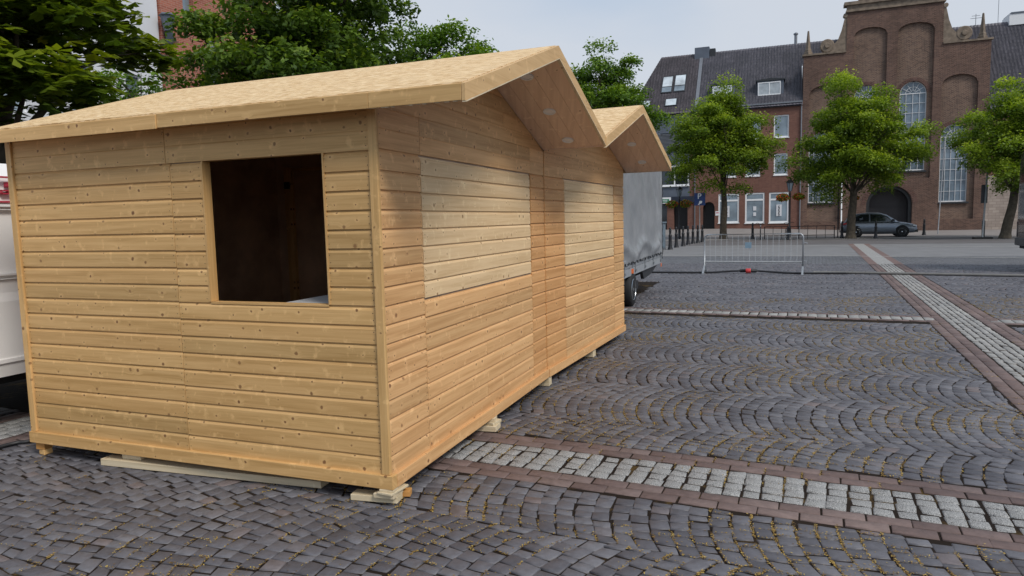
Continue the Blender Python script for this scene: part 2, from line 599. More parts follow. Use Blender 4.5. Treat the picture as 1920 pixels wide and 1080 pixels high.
    def build(s, name, mats, parent=None, smooth=False, bevel=0):
        me = bpy.data.meshes.new(name)
        me.from_pydata(s.v, [], s.f)
        if not isinstance(mats, (list, tuple)):
            mats = [mats]
        for x in mats:
            me.materials.append(M[x] if isinstance(x, str) else x)
        me.polygons.foreach_set('material_index', s.m)
        uvl = me.uv_layers.new(name='UVMap')
        uvl.data.foreach_set('uv', np.array(s.uv, dtype=np.float32).ravel())
        at = me.attributes.new('rnd', 'FLOAT', 'FACE')
        at.data.foreach_set('value', np.array(s.r, dtype=np.float32))
        if smooth:
            me.polygons.foreach_set('use_smooth', [len(f) == 4 for f in s.f])
        me.update()
        o = bpy.data.objects.new(name, me)
        COL.objects.link(o)
        if parent:
            o.parent = parent
        if bevel:
            bm_ = o.modifiers.new('bevel', 'BEVEL')
            bm_.width = bevel
            bm_.segments = 2
            bm_.limit_method = 'ANGLE'
            wn = o.modifiers.new('merge', 'WELD')
            wn.merge_threshold = .0004
            o.modifiers.move(1, 0)
        return o


def np_mesh(name, V, F, mats, parent=None, rnd=None, smooth=False):
    """V (n,3), F (m,k) arrays"""
    me = bpy.data.meshes.new(name)
    V = np.asarray(V, dtype=np.float32)
    F = np.asarray(F, dtype=np.int32)
    k = F.shape[1]
    me.vertices.add(len(V))
    me.vertices.foreach_set('co', V.ravel())
    me.loops.add(F.size)
    me.loops.foreach_set('vertex_index', F.ravel())
    me.polygons.add(len(F))
    me.polygons.foreach_set('loop_start', np.arange(0, F.size, k, dtype=np.int32))
    me.polygons.foreach_set('loop_total', np.full(len(F), k, dtype=np.int32))
    if rnd is not None:
        at = me.attributes.new('rnd', 'FLOAT', 'FACE')
        at.data.foreach_set('value', np.asarray(rnd, dtype=np.float32))
    for x in (mats if isinstance(mats, (list, tuple)) else [mats]):
        me.materials.append(M[x])
    if smooth:
        me.polygons.foreach_set('use_smooth', np.ones(len(F), dtype=bool))
    me.update(calc_edges=True)
    me.validate()
    o = bpy.data.objects.new(name, me)
    COL.objects.link(o)
    if parent:
        o.parent = parent
    return o


def thing(name, label, cat, loc=(0, 0, 0), rz=0, group=None):
    o = bpy.data.objects.new(name, None)
    o.empty_display_size = .2
    COL.objects.link(o)
    o.location = loc
    o.rotation_euler = (0, 0, rz)
    return tag(o, label, cat, group)


def tag(o, label, cat, group=None):
    o['label'] = label
    o['category'] = cat
    if group:
        o['group'] = group
    return o


def struct(o):
    o['kind'] = 'structure'
    return o


def dup(root, label, loc, rz=None):
    r = root.copy()
    COL.objects.link(r)
    r.location = loc
    if rz is not None:
        r.rotation_euler = (0, 0, rz)
    r['label'] = label
    for ch in list(root.children):
        c = ch.copy()
        COL.objects.link(c)
        c.parent = r
        for g in list(ch.children):
            d = g.copy()
            COL.objects.link(d)
            d.parent = c
    return r


def text_mesh(name, txt, size, mat_, parent, loc, rot, depth=.004, font_scale=1.0):
    cu = bpy.data.curves.new(name, 'FONT')
    cu.body = txt
    cu.size = size
    cu.extrude = depth
    cu.align_x = 'CENTER'
    cu.align_y = 'CENTER'
    cu.offset = .012 * size
    t = bpy.data.objects.new(name, cu)
    COL.objects.link(t)
    bpy.context.view_layer.update()
    me = bpy.data.meshes.new_from_object(t.evaluated_get(bpy.context.evaluated_depsgraph_get()))
    bpy.data.objects.remove(t)
    o = bpy.data.objects.new(name, me)
    me.materials.clear()
    me.materials.append(M[mat_])
    COL.objects.link(o)
    o.parent = parent
    o.location = loc
    o.rotation_euler = rot
    return o


# ------------------------------------------------------------------ ground
BG = 0.4166                                  # direction of the paving grid
D1 = np.array([math.cos(BG), -math.sin(BG)])  # s axis
N1 = np.array([math.sin(BG), math.cos(BG)])   # t axis


def st2w(s_, t_):
    return D1 * s_ + N1 * t_


def sheet(name, pts, z, m_, kind='structure', th=0.0):
    b = MB()
    b.poly([(p[0], p[1], z) for p in pts], 0)
    o = b.build(name, m_)
    o['kind'] = kind
    return o


def st_rect(s0, s1, t0, t1):
    return [st2w(s0, t0), st2w(s1, t0), st2w(s1, t1), st2w(s0, t1)]


sheet('ground', [(-700, -300), (700, -300), (700, 900), (-700, 900)], -.0075, 'joint')
F0 = np.array([31.1, 57.8])
FE = np.array([.936, -.352])
FN = np.array([.352, .936])


def fw_(t, d):
    return F0 + FE * t + FN * d


TFAR = 23.9
sheet('far_cobblestones', st_rect(-45, 60, TFAR, 28.3), -.006, 'far_setts')
sheet('square_paving', st_rect(-80, 90, 28.3, 47), -.007, 'plaza')
sheet('road', [fw_(-120, -26), fw_(120, -26), fw_(120, -17.6), fw_(-120, -17.6)], -.002, 'asphalt')
# pavement in front of the buildings, rising gently towards the left-hand houses
nx, ny = 60, 12
V = []
for i in range(nx + 1):
    t = -90 + 180 * i / nx
    rise = .42 * min(1, max(0, (1 - t) / 12)) if t < 1 else 0
    for j in range(ny + 1):
        d = -17.6 + 18.6 * j / ny
        k = min(1, max(0, (d + 13) / 12))
        p = fw_(t, d)
        V.append((p[0], p[1], .006 + rise * k * k * (3 - 2 * k)))
F = [(i * (ny + 1) + j, (i + 1) * (ny + 1) + j, (i + 1) * (ny + 1) + j + 1, i * (ny + 1) + j + 1) for i in range(nx) for j in range(ny)]
struct(np_mesh('pavement', V, F, 'pavement', rnd=np.zeros(len(F)), smooth=True))
sheet('kerb', [fw_(-90, -17.9), fw_(90, -17.9), fw_(90, -17.6), fw_(-90, -17.6)], .009, 'line')
# bands of paler paving in the distance
b = MB()
pl = [(-30, 28.3), (.6, 28.6), (3, 27.9), (12, 26.0), (40, 22.5)]
for (a, c), (a2, c2) in zip(pl, pl[1:]):
    if a >= 12:
        continue
    P = [st2w(a, c - .07), st2w(a2, c2 - .07), st2w(a2, c2 + .07), st2w(a, c + .07)]
    b.poly([(p[0], p[1], .004) for p in P])
for (a, c), (a2, c2) in zip([(-6, 37.4), (1, 37.2), (9, 34.8)], [(1, 37.2), (9, 34.8), (20, 31)]):
    P = [st2w(a, c - .08), st2w(a2, c2 - .08), st2w(a2, c2 + .08), st2w(a, c + .08)]
    b.poly([(p[0], p[1], .004) for p in P])
struct(b.build('paving_lines', 'line'))
sheet('far_granite_band', st_rect(1.74, 2.20, TFAR, 39.5), .002, 'far_granite')
b = MB()
for s0, s1 in ((1.50, 1.74), (2.20, 2.44)):
    b.poly([(*p, .002) for p in st_rect(s0, s1, TFAR, 39.5)])
struct(b.build('far_brick_bands', 'far_brick'))


def stones(name, Q, m_, top=0.0, depth=.03, bev=.008, zj=.003, tilt=.02, rnd=None, jit=.0, near=None):
    """Q (N,4,2) corner arrays (counter-clockwise, s/t frame). builds rounded setts"""
    Q = np.array(Q, dtype=np.float64)
    n = len(Q)
    if jit:
        Q = Q + RNG.normal(0, jit, Q.shape)
        Q = Q + RNG.normal(0, jit * .8, (n, 1, 2))
    c = Q.mean(1, keepdims=True)
    z0 = top + RNG.normal(0, zj, n)
    tx = RNG.normal(0, tilt, (n, 2))
    out_ = Q
    dvec = c - Q
    L = np.linalg.norm(dvec, axis=2, keepdims=True) + 1e-9
    ins = Q + dvec / L * np.minimum(bev * 1.8, L * .45)

    def lift(P, dz):
        zz = z0[:, None] + dz + ((P - c) * tx[:, None, :]).sum(2)
        W = P @ np.array([D1, N1])
        return np.concatenate([W, zz[:, :, None]], axis=2)
    low = lift(out_, -depth)
    sh = lift(out_, -bev)
    tp = lift(ins, 0)
    V = np.concatenate([low, sh, tp], axis=1)         # (n,12,3)
    base = (np.arange(n) * 12)[:, None]
    quads = [(8, 9, 10, 11)]
    for k in range(4):
        j = (k + 1) % 4
        quads.append((k, j, 4 + j, 4 + k))
        quads.append((4 + k, 4 + j, 8 + j, 8 + k))
    F = (base[:, :, None] + np.array(quads)[None]).reshape(-1, 4)
    r = RNG.random(n) if rnd is None else rnd
    o = np_mesh(name, V.reshape(-1, 3), F, m_, rnd=np.repeat(r, 9))
    return struct(o)


def clipcell(Q, s0, s1, t0, t1, minw=.028):
    Q = Q.copy()
    c = Q.mean(1)
    k = (c[:, 0] > s0 - .02) & (c[:, 0] < s1 + .02) & (c[:, 1] > t0 - .02) & (c[:, 1] < t1 + .02)
    Q = Q[k]
    g = .006
    Q[:, :, 0] = np.clip(Q[:, :, 0], s0 + g, s1 - g)
    Q[:, :, 1] = np.clip(Q[:, :, 1], t0 + g, t1 - g)
    w_ = np.ptp(Q[:, :, 0], axis=1)
    h_ = np.ptp(Q[:, :, 1], axis=1)
    return Q[(w_ > minw) & (h_ > minw)]


PB = 1.2                                     # width of one band of arcs
AMAX = 29.0
RA = PB / 2 / math.sin(math.radians(AMAX))
PITCH_S = .104


def arc_stones(s0, s1, k0, k1, t_off):
    Qs = []
    gap = .0065
    nst = 14
    for k in range(k0, k1):
        tc_ = t_off + (k + .5) * PB
        ph = RNG.uniform(0, PITCH_S)
        for sc in np.arange(s0 - RA, s1 + RA, PITCH_S):
            sc = sc + ph + RNG.normal(0, .0022)
            off = RNG.uniform(-.5, .5)
            rowgap = gap * RNG.uniform(.55, 1.15)
            sc = sc + .007 * math.sin(sc * 1.9 + k * 2.2) + .004 * math.sin(sc * 4.3 + k)
            th = np.radians(np.linspace(-AMAX, AMAX, nst + 1) + 4.2 * off * np.array([0] + [1] * (nst - 1) + [0]))
            th[1:-1] += RNG.normal(0, .011, nst - 1)
            a, c = th[:-1], th[1:]
            gs = gap / RA * .95
            a2, c2 = a + gs, c - gs

            def P(th_, row):
                # point on the arc, then stepped along its normal to the next arc
                x = sc - RA * np.cos(th_)
                y = RA * np.sin(th_)
                if row:
                    step = PITCH_S * np.cos(th_) - rowgap
                    x = x + step * np.cos(th_)
                    y = y - step * np.sin(th_) * np.clip(1.0 - (np.abs(th_) / math.radians(AMAX)) ** 2, 0, 1)
                    x = x + (PITCH_S - rowgap - step * np.cos(th_)) * np.clip((np.abs(th_) / math.radians(AMAX)) ** 2, 0, 1)
                return np.stack([x, np.clip(y, -PB / 2 + .003, PB / 2 - .003) + tc_], axis=1)
            q = np.stack([P(a2, 0), P(a2, 1), P(c2, 1), P(c2, 0)], axis=1)
            Qs.append(q)
    return np.concatenate(Qs)


# what the camera (or one a step aside) can see of the square
def visible(Q, far=24.2):
    c = Q.mean(1) @ np.array([D1, N1])
    X, Y = c[:, 0], c[:, 1]
    k = (Y > 1.6) & (np.abs(X) < .80 * Y + 1.2) & (Q.mean(1)[:, 1] < far)
    hx, hy = X + .711, Y - 3.8
    u = hx * .355 + hy * .935
    v = -hx * .935 + hy * .355
    k &= ~((u > .8) & (u < 14) & (v > .6))
    k &= ~((u > 1.5) & (v > 2.0))
    return Q[k]


A0 = {0: arc_stones(-9, 21, -1, 4, -.42), 1: arc_stones(-9, 21, 3, 10, -.78), 2: arc_stones(-9, 21, 9, 20, .10)}
SB = [(-30, -6.53), (-5.56, 1.50), (2.44, 9.3), (9.8, 40)]
TB = [(-3, 3.78), (4.62, 11.50), (12.10, 24.0)]
cells = [clipcell(A0[j], s0, s1, t0, t1) for s0, s1 in SB for j, (t0, t1) in enumerate(TB)]
A = visible(np.concatenate(cells))
stones('cobblestones', A, 'sett', top=0, bev=.0045, zj=.0015, tilt=.010, jit=.0042)

# granite and brick bands
GR, BR = [], []


def grid(s0, s1, ns, t0, t1, nt_, gap, stag=0, jit=.004, axis='s'):
    """ns columns along s, nt rows along t; axis = running direction of the courses"""
    out_ = []
    if axis == 's':
        h_ = (t1 - t0) / nt_
        for j in range(nt_):
            w_ = (s1 - s0) / ns
            sh = (j % 2) * stag * w_
            for i in range(-1, ns + 1):
                a = s0 + i * w_ + sh + RNG.normal(0, jit)
                out_.append([(a + gap / 2, t0 + j * h_ + gap / 2), (a + w_ - gap / 2, t0 + j * h_ + gap / 2),
                             (a + w_ - gap / 2, t0 + (j + 1) * h_ - gap / 2), (a + gap / 2, t0 + (j + 1) * h_ - gap / 2)])
    else:
        Q = np.array(grid(t0, t1, nt_, s0, s1, ns, gap, stag, jit, 's'))
        Q = Q[:, :, ::-1][:, ::-1]
        return Q
    return np.array(out_)


def colgrid(s0, s1, w_, t0, t1, nr):
    """setts laid in columns straight across the band, every column a little skew"""
    out_, x = [], s0
    sk = 0
    while x < s1:
        ww = w_ * RNG.uniform(.93, 1.08)
        sk = .7 * sk + RNG.normal(0, .005)
        h_ = (t1 - t0) / nr
        ys = [t0 + h_ * j + (RNG.normal(0, .004) if 0 < j < nr else 0) for j in range(nr + 1)]
        for j in range(nr):
            ys2 = .0065
            a0, a1 = sk * (j / nr - .5), sk * ((j + 1) / nr - .5)
            e = RNG.normal(0, .0022, 2)
            out_.append([(x + a0 + .006 + e[0], ys[j] + ys2), (x + a0 + ww - .006 + e[1], ys[j] + .004), (x + a1 + ww - .006 + e[1], ys[j + 1] - .0055), (x + a1 + .0055 + e[0], ys[j + 1] - .0055)])
        x += ww
    return np.array(out_)


GP = []
for (ga, gb) in ((4.00, 4.40),):
    GR.append(colgrid(-9, 14, .110, ga, gb, 4))
BR.append(grid(-9, 14, 108, 4.41, 4.61, 2, .008, .5, .002))
BR.append(grid(-9, 14, 108, 3.79, 3.99, 2, .008, .5, .002))
BR.append(grid(-5.5, 1.49, 33, 11.51, 11.64, 1, .008, 0, .002))
BR.append(grid(-5.5, 1.49, 33, 11.97, 12.10, 1, .008, 0, .002))
GP.append(grid(-5.5, 1.49, 48, 11.65, 11.96, 1, .014, 0))
for a, c in ((2.45, 14),):
    GP.append(grid(a, c, 78, 11.65, 11.96, 1, .014, 0))
    BR.append(grid(a, c, 54, 11.51, 11.64, 1, .008, 0, .002))
    BR.append(grid(a, c, 54, 11.97, 12.10, 1, .008, 0, .002))
for t0, t1 in ((4.62, 11.64), (11.65, 23.9)):
    GP.append(grid(1.76, 2.18, 5, t0, t1, int((t1 - t0) / .092), .013, .45, .014, 't'))
    for s0 in (1.51, 2.19):
        BR.append(grid(s0, s0 + .24, 2, t0, t1, int((t1 - t0) / .212), .008, .5, .002, 't'))
GR.append(grid(-6.27, -5.79, 4, 1.0, 9, 72, .011, .35, .006, 't'))
BR.append(grid(-5.77, -5.57, 2, 1.0, 9, 38, .008, .5, .002, 't'))
BR.append(grid(-6.49, -6.29, 2, 1.0, 9, 38, .008, .5, .002, 't'))
G_ = visible(np.concatenate(GR))
B_ = visible(np.concatenate(BR))
stones('granite_bands', G_, 'granite', top=-.001, bev=.006, zj=.002, tilt=.022, jit=.003)
stones('pale_granite_bands', visible(np.concatenate(GP)), 'granite_pale', top=-.001, bev=.006, zj=.002, tilt=.012, jit=.003)
stones('brick_paving_bands', B_, 'brick_paver', top=-.001, bev=.003, zj=.0012, tilt=.008, jit=.001)

# fallen blossom caught in the joints
edge = np.concatenate([(A[:, 0] + A[:, 3]) / 2 + [-.003, 0], (A[:, 0] + A[:, 3]) / 2 + [-.003, 0], (A[:, 0] + A[:, 1]) / 2, (G_[:, 0] + G_[:, 3]) / 2 - [.005, 0], (B_[:, 0] + B_[:, 3]) / 2 - [.004, 0]])
edir = np.concatenate([A[:, 3] - A[:, 0], A[:, 3] - A[:, 0], A[:, 1] - A[:, 0], G_[:, 3] - G_[:, 0], B_[:, 3] - B_[:, 0]])
W_ = edge @ np.array([D1, N1])
keep = (W_[:, 1] < 13)
W_ = W_[keep]
edir = (edir @ np.array([D1, N1]))[keep]
cl = np.sin(W_[:, 0] * 2.1 + 1.3 * np.sin(W_[:, 1] * 1.7)) * np.sin(W_[:, 1] * 2.7 + 1.1 * np.sin(W_[:, 0] * 1.3 + 2)) + RNG.normal(0, .45, len(W_))
dens = np.clip((W_[:, 0] + 2.2) / 2.5, .28, 1)
pr = (cl > .22) & (RNG.random(len(W_)) < .75 * dens)
W_ = W_[pr]
edir = edir[pr]
k = 20
base_ = np.repeat(W_, k, axis=0)
P_ = base_ + RNG.normal(0, .0045, base_.shape) + np.repeat(edir, k, axis=0) * RNG.uniform(-.55, .55, (len(base_), 1))
stray = RNG.random(len(P_)) < .10
P_[stray] += RNG.normal(0, .03, (int(stray.sum()), 2))
nP = len(P_)
sz = RNG.uniform(.0022, .0050, nP)
ang = RNG.uniform(0, 2 * math.pi, nP)
z_ = np.full(nP, -.004) + RNG.uniform(0, .008, nP)
ca, sa = np.cos(ang), np.sin(ang)
V = np.zeros((nP, 4, 3))
for i, (a, c) in enumerate(((-1, -.5), (1, -.5), (1, .5), (-1, .5))):
    V[:, i, 0] = P_[:, 0] + sz * (a * ca - c * sa)
    V[:, i, 1] = P_[:, 1] + sz * (a * sa + c * ca)
    V[:, i, 2] = z_ + RNG.uniform(0, .004, nP)
F = np.arange(nP * 4).reshape(-1, 4)
pet = np_mesh('fallen_blossom', V.reshape(-1, 3), F, 'blossom', rnd=RNG.random(nP))
pet['kind'] = 'stuff'
tag(pet, 'yellow and brown fallen blossom caught between the cobblestones', 'blossom')

# ------------------------------------------------------------------ the wooden huts
HA = 0.3627
HX, HY = -.711, 3.80
EU = np.array([math.sin(HA), math.cos(HA)])
EV = np.array([-math.cos(HA), math.sin(HA)])
HROT = math.pi / 2 - HA
HW, HV = 2.903, 2.952
ZB, ZT = .0955, .1761
SL = .3303
ZR = 2.809
VO, UO = .579, .135
TH = .085


def hut_pt(u, v, z=0):
    p = np.array([HX, HY]) + EU * u + EV * v
    return (p[0], p[1], z)


PROF = [(0, 0), (0, .76), (.004, .86), (.011, .925), (.011, 1.0)]


def board(b, wall, a0, a1, z0, z1, mi=0, nails=True, r=None, flat=False, out=0.0):
    """wall 'L': plane x=0 facing -x, running along y.  'R': plane y=0 facing -y, running along x.  a0,a1 floats or f(z)"""
    r = random.random() if r is None else r
    off = (random.uniform(0, 60), random.uniform(0, 60))
    f0 = a0 if callable(a0) else (lambda z: a0)
    f1 = a1 if callable(a1) else (lambda z: a1)
    prof = [(0, 0), (0, .93), (.003, 1.0)] if flat else PROF
    h_ = z1 - z0
    rows = []
    for d, k in [(.013, 0)] + prof:
        z = z0 + h_ * k
        A_, B_ = f0(z) + .0021, f1(z) - .0021
        d -= out
        if wall == 'L':
            rows.append(((d, A_, z), (d, B_, z)))
        else:
            rows.append(((A_, d, z), (B_, d, z)))
    g = 1 if wall == 'L' else 0
    for (p0, p1), (q0, q1) in zip(rows, rows[1:]):
        pts = [p0, p1, q1, q0] if wall == 'R' else [p1, p0, q0, q1]
        b.poly(pts, mi, g, off, r)
    for e in (0, 1):
        pts = [x[e] for x in rows]
        z_hi = rows[-1][e]
        b.poly(pts if (e == 0) == (wall == 'L') else pts[::-1], mi, g, off, r)
    if nails:
        for a in (f0(z0) + .02, f1(z0) - .02):
            for kz in (.25, .66):
                z = z0 + h_ * (kz + random.uniform(-.04, .04))
                aa = a + random.uniform(-.006, .006)
                s_ = .0032
                pts = []
                for j in range(6):
                    t = math.pi / 3 * j
                    if wall == 'L':
                        pts.append((-.0007 - out, aa - s_ * math.cos(t), z + s_ * math.sin(t)))
                    else:
                        pts.append((aa + s_ * math.cos(t), -.0007 - out, z + s_ * math.sin(t)))
                b.poly(pts, 1, g, off, .5)


def ztop(u):
    return ZR - SL * abs(u - HW / 2)


def hut(label, loc, rz, has_left, oL, oR, mat_r, sh, openings):
    T = thing('wooden_hut', label, 'wooden hut', loc, rz, 'wooden market huts joined side by side')
    zs1, zs2 = openings
    p1 = (1.1437 - ZT) / 9
    # --- left wall siding
    if has_left:
        b = MB()
        for i in range(9):
            z0 = ZT + i * p1
            board(b, 'L', 1.49, HV - .052, z0, z0 + p1)
            board(b, 'L', .052, 1.49, z0 - .003, z0 + p1 - .003)
        p2 = (2.0018 - 1.1437) / 8
        for i in range(8):
            z0 = 1.1437 + i * p2
            board(b, 'L', 1.49, HV - .052, z0, z0 + p2)
            board(b, 'L', 1.2284 + .012, 1.49, z0 - .005, z0 + p2 - .005)
            board(b, 'L', .052, .3649, z0, z0 + p2)
        for i, z0 in enumerate((2.0018, 2.109)):
            board(b, 'L', 1.52, HV - .052, z0, z0 + p2, flat=True, r=.45)
            board(b, 'L', .052, 1.52, z0, z0 + p2, flat=True, r=.4)
        board(b, 'L', .052, HV - .052, 2.2163, 2.262, flat=True, nails=False, r=.3)
        b.build('side_wall', ['wood', 'nail'], T)
        b = MB()
        b.box(-.014, .012, .0, .052, ZT, 2.255, 0, 2, r=.4)
        b.build('corner_post', 'wood', T, bevel=.003)
        b = MB()
        b.box(-.014, .03, HV - .052, HV, ZT, 2.255, 0, 2, r=.4)
        b.build('corner_post', 'wood', T, bevel=.003)
        b = MB()
        b.box(-.003, .062, 1.2284, 1.2400, 1.1437, 2.0018, 0, 2, r=.6)          # jamb seen through the opening
        b.box(-.003, .062, .353, .3649, 1.1437, 2.0018, 0, 2, r=.5)
        b.box(-.001, .062, .3649, 1.2284, 1.131, 1.1425, 0, 1, r=.6)
        b.box(-.001, .062, .353, 1.24, 2.003, 2.014, 0, 1, r=.5)
        b.build('window_frame', 'wood', T)
        # inner skin (plain plywood) round the opening
        b = MB()
        b.box(.016, .060, .03, .352, .10, 2.29)
        b.box(.016, .060, 1.242, HV - .03, .10, 2.29)
        b.box(.016, .0595, .352, 1.242, .10, 1.130)
        b.box(.016, .0595, .352, 1.242, 2.015, 2.29)
        b.build('wall_lining', 'wood_lining', T)
    else:
        b = MB()
        b.box(.016, .060, .03, HV - .03, .10, 2.22)
        b.build('side_wall', 'wood_lining', T)
    # --- service side (right wall)
    b = MB()
    u1, u2 = sh
    x0 = 0.005 if has_left else 0.0
    zg = 2.0018
    pm = (zs1 - .006 - ZT) / 9
    for i in range(9):
        z0 = ZT + i * p1
        zm = ZT + i * pm
        board(b, 'R', x0, u1, z0, z0 + p1, mi=0 if has_left else 2)
        if i % 3 == 1:
            xm = random.choice((1.45, 1.2, 1.9))
            board(b, 'R', u1, xm, zm, zm + pm, nails=True)
            board(b, 'R', xm, u2, zm, zm + pm, nails=False)
        else:
            board(b, 'R', u1, u2, zm, zm + pm)
        board(b, 'R', u2, HW, z0, z0 + p1, mi=2 if has_left else 0)
    for i in range(8):
        z0 = 1.1437 + i * (zg - 1.1437) / 8
        hh_ = .1072 if i < 7 else .1152
        board(b, 'R', x0, u1 - .002, z0, z0 + hh_, mi=0 if has_left else 2)
        board(b, 'R', u2 + .002, HW, z0, z0 + hh_, mi=2 if has_left else 0)
    # gable boards
    rb = lambda z: 1.4517 - (ZR - TH - z) / SL
    z0 = zg + .008
    i = 0
    while z0 < ZR - TH - .03:
        z1 = min(z0 + .112, ZR - TH - .002)
        lo = (lambda z: max(0.0, rb(z) + .004))
        hi = (lambda z: min(HW, HW - rb(z) - .004))
        if z1 < 2.26:
            splits = [u1, u2] if i < 2 else [1.2]
        else:
            splits = [1.9] if i % 2 else []
        # clamp: build pieces between lo(z) .. hi(z)
        cuts = [s_ for s_ in splits if lo(z1) + .1 < s_ < hi(z1) - .1]
        es = [lo] + cuts + [hi]
        for e0, e1 in zip(es, es[1:]):
            board(b, 'R', e0, e1, z0, z1, flat=True)
        z0 = z1
        i += 1
    b.build('front_wall', [mat_r, 'nail', 'wood_pier'], T)
    b = MB()
    b.box(.0605, HW - .02, .016, .058, .10, 2.22)
    b.prism([(.03, 2.2205), (HW - .03, 2.2205), (HW - .03, ztop(.03) - .025), (HW / 2, ZR - .025), (.03, ztop(.03) - .025)], 1, .016, .058)
    b.build('front_lining', 'wood_lining', T)
    # shutter
    b = MB()
    for i in range(8):
        hgt = (zs2 - zs1 - .014) / 8
        board(b, 'R', u1 + .005, u2 - .012, zs1 + .007 + i * hgt, zs1 + .007 + (i + 1) * hgt, out=-.002)
    b.build('shutter', ['wood_pale', 'nail'], T)
    # floor frame
    b = MB()
    if has_left:
        b.box(-.024, .030, -.022, HV + .01, ZB, ZT - .001, 0, 1, r=.55)
        b.build('sill_beam', 'wood', T, bevel=.003)
    for xa, xb in ((.031 if has_left else .004, HW / 2 + .055), (HW / 2 + .06, HW - .006)):
        b = MB()
        b.box(xa, xb, -.024, .030, ZB, ZT - .001, 0, 0, r=.5)
        b.build('sill_beam', mat_r, T, bevel=.003)
    b = MB()
    b.box(.035, HW - .01, .035, HV - .01, ZB + .008, ZT - .01)
    b.build('floor', 'wood_lining', T)
    b = MB()
    b.box(.0605, HW - .02, HV - .05, HV, .18, 2.20)
    b.prism([(.03, 2.2005), (HW - .03, 2.2005), (HW - .03, ztop(.03) - .025), (HW / 2, ZR - .025), (.03, ztop(.03) - .025)], 1, HV - .05, HV)
    b.build('rear_wall', 'wood_lining', T)
    # roof
    y0, y1 = -VO, 2.99
    for side in (0, 1):
        b = MB()
        if side == 0:
            xa, xb = -oL, HW / 2
        else:
            xa, xb = HW / 2, HW + oR
        za, zb = ztop(xa), ztop(xb)
        cuts = [y0 - .0] + ([.66, 1.91] if side == 0 else [.9, 2.1]) + [y1]
        for ya, yb in zip(cuts, cuts[1:]):
            r = random.random()
            off = (random.uniform(0, 50), random.uniform(0, 50))
            A_ = [(xa, ya + .003, za), (xb, ya + .003, zb), (xb, yb - .003, zb), (xa, yb - .003, za)]
            Bm = [(x, y, z - .018) for x, y, z in A_]
            b.poly(A_, 0, 1, off, r)
            b.poly(Bm[::-1], 0, 1, off, r)
            for k_ in range(4):
                j = (k_ + 1) % 4
                b.poly([A_[k_], Bm[k_], Bm[j], A_[j]], 0, 1, off, r)
        b.build('roof_panel', 'osb', T)
    # rake fascia boards front and back
    for yy, nm in ((y0 - .022, 'fascia'), (y1, 'fascia')):
        for side in (0, 1):
            b = MB()
            if side == 0:
                xa, xb = -oL - (.022 if oL else 0), HW / 2 - .001
            else:
                xa, xb = HW / 2 + .001, HW + oR + (.0 if oR else -.003)
            b.prism([(xa, ztop(xa) - TH - .004), (xb, ztop(xb) - TH - .004), (xb, ztop(xb) - .003), (xa, ztop(xa) - .003)], 1, yy, yy + .022, 0, 0)
            b.build(nm, 'wood_trim', T, bevel=.002)
    if oL:
        for ya, yb in ((y0 + .002, -.05), (-.048, 1.40), (1.402, y1 - .002)):
            b = MB()
            b.prism([(-oL - .022, ztop(-oL - .022) - TH), (-oL, ztop(-oL) - TH), (-oL, ztop(-oL) - .004), (-oL - .022, ztop(-oL - .022) - .004)], 1, ya, yb, 0, 1)
            fo = b.build('fascia', 'wood', T, bevel=.002)
            if ya > 1:
                fo.location = (-.006, 0, -.006)
        b = MB()                               # thin ragged strip under the eave board
        y = y0 + .01
        while y < .0:
            dy = random.uniform(.012, .035)
            zz = ztop(-oL) - TH
            b.box(-oL - .018, -oL - .004, y, y + dy, zz - random.uniform(.003, .011), zz + .002, 0, 1)
            y += dy
        b.build('edge_strip', 'wood_white', T)
    if oR:
        b = MB()
        b.prism([(HW + oR, ztop(HW + oR) - TH), (HW + oR + .022, ztop(HW + oR + .022) - TH), (HW + oR + .022, ztop(HW + oR + .022) - .004), (HW + oR, ztop(HW + oR) - .004)], 1, y0, y1, 0, 1)
        b.build('fascia', 'wood_trim', T, bevel=.002)
    # soffit boards run up the slope under the overhang
    for side in (0, 1):
        b = MB()
        xa, xb = (-oL, HW / 2 - .0) if side == 0 else (HW / 2 + .0, HW + oR)
        nb = 5
        wdt = VO / nb
        for i in range(nb):
            ya = y0 + .001 + i * wdt
            yb = ya + wdt - .002
            if xa < 0 and False:
                pass
            b.prism([(xa, ztop(xa) - TH), (xb, ztop(xb) - TH), (xb, ztop(xb) - TH + .014), (xa, ztop(xa) - TH + .014)], 1, ya, yb, 0, 0)
        # eave underside beside the wall
        if side == 0 and oL:
            b.prism([(-oL, ztop(-oL) - TH), (-.001, ztop(0) - TH), (-.001, ztop(0) - TH + .014), (-oL, ztop(-oL) - TH + .014)], 1, .003, y1, 0, 1)
        sof = b.build('soffit', 'wood_soffit', T)
        if side == 1:
            for uu in (1.645, 2.193, 2.725):
                d = MB()
                zz = ztop(uu) - TH
                d.lathe([(.054, -.006), (.051, -.014), (.040, -.014), (.036, -.009), (.0, -.009)], (0, 0, 0), 20)
                o = d.build('downlight', 'white_paint', sof, smooth=False)
                o.location = (uu, -.29, zz + .006)
                o.rotation_euler = (0, math.atan(SL), 0)
    # thin white drip edge under the front rake
    for side in (0, 1):
        b = MB()
        xa, xb = (-oL - .02, HW / 2) if side == 0 else (HW / 2, HW + oR)
        b.prism([(xa, ztop(xa) - TH - .010), (xb, ztop(xb) - TH - .010), (xb, ztop(xb) - TH - .0045), (xa, ztop(xa) - TH - .0045)], 1, y0 - .026, y0 - .002, 0, 0)
        b.build('drip_edge', 'wood_white', T)
    return T


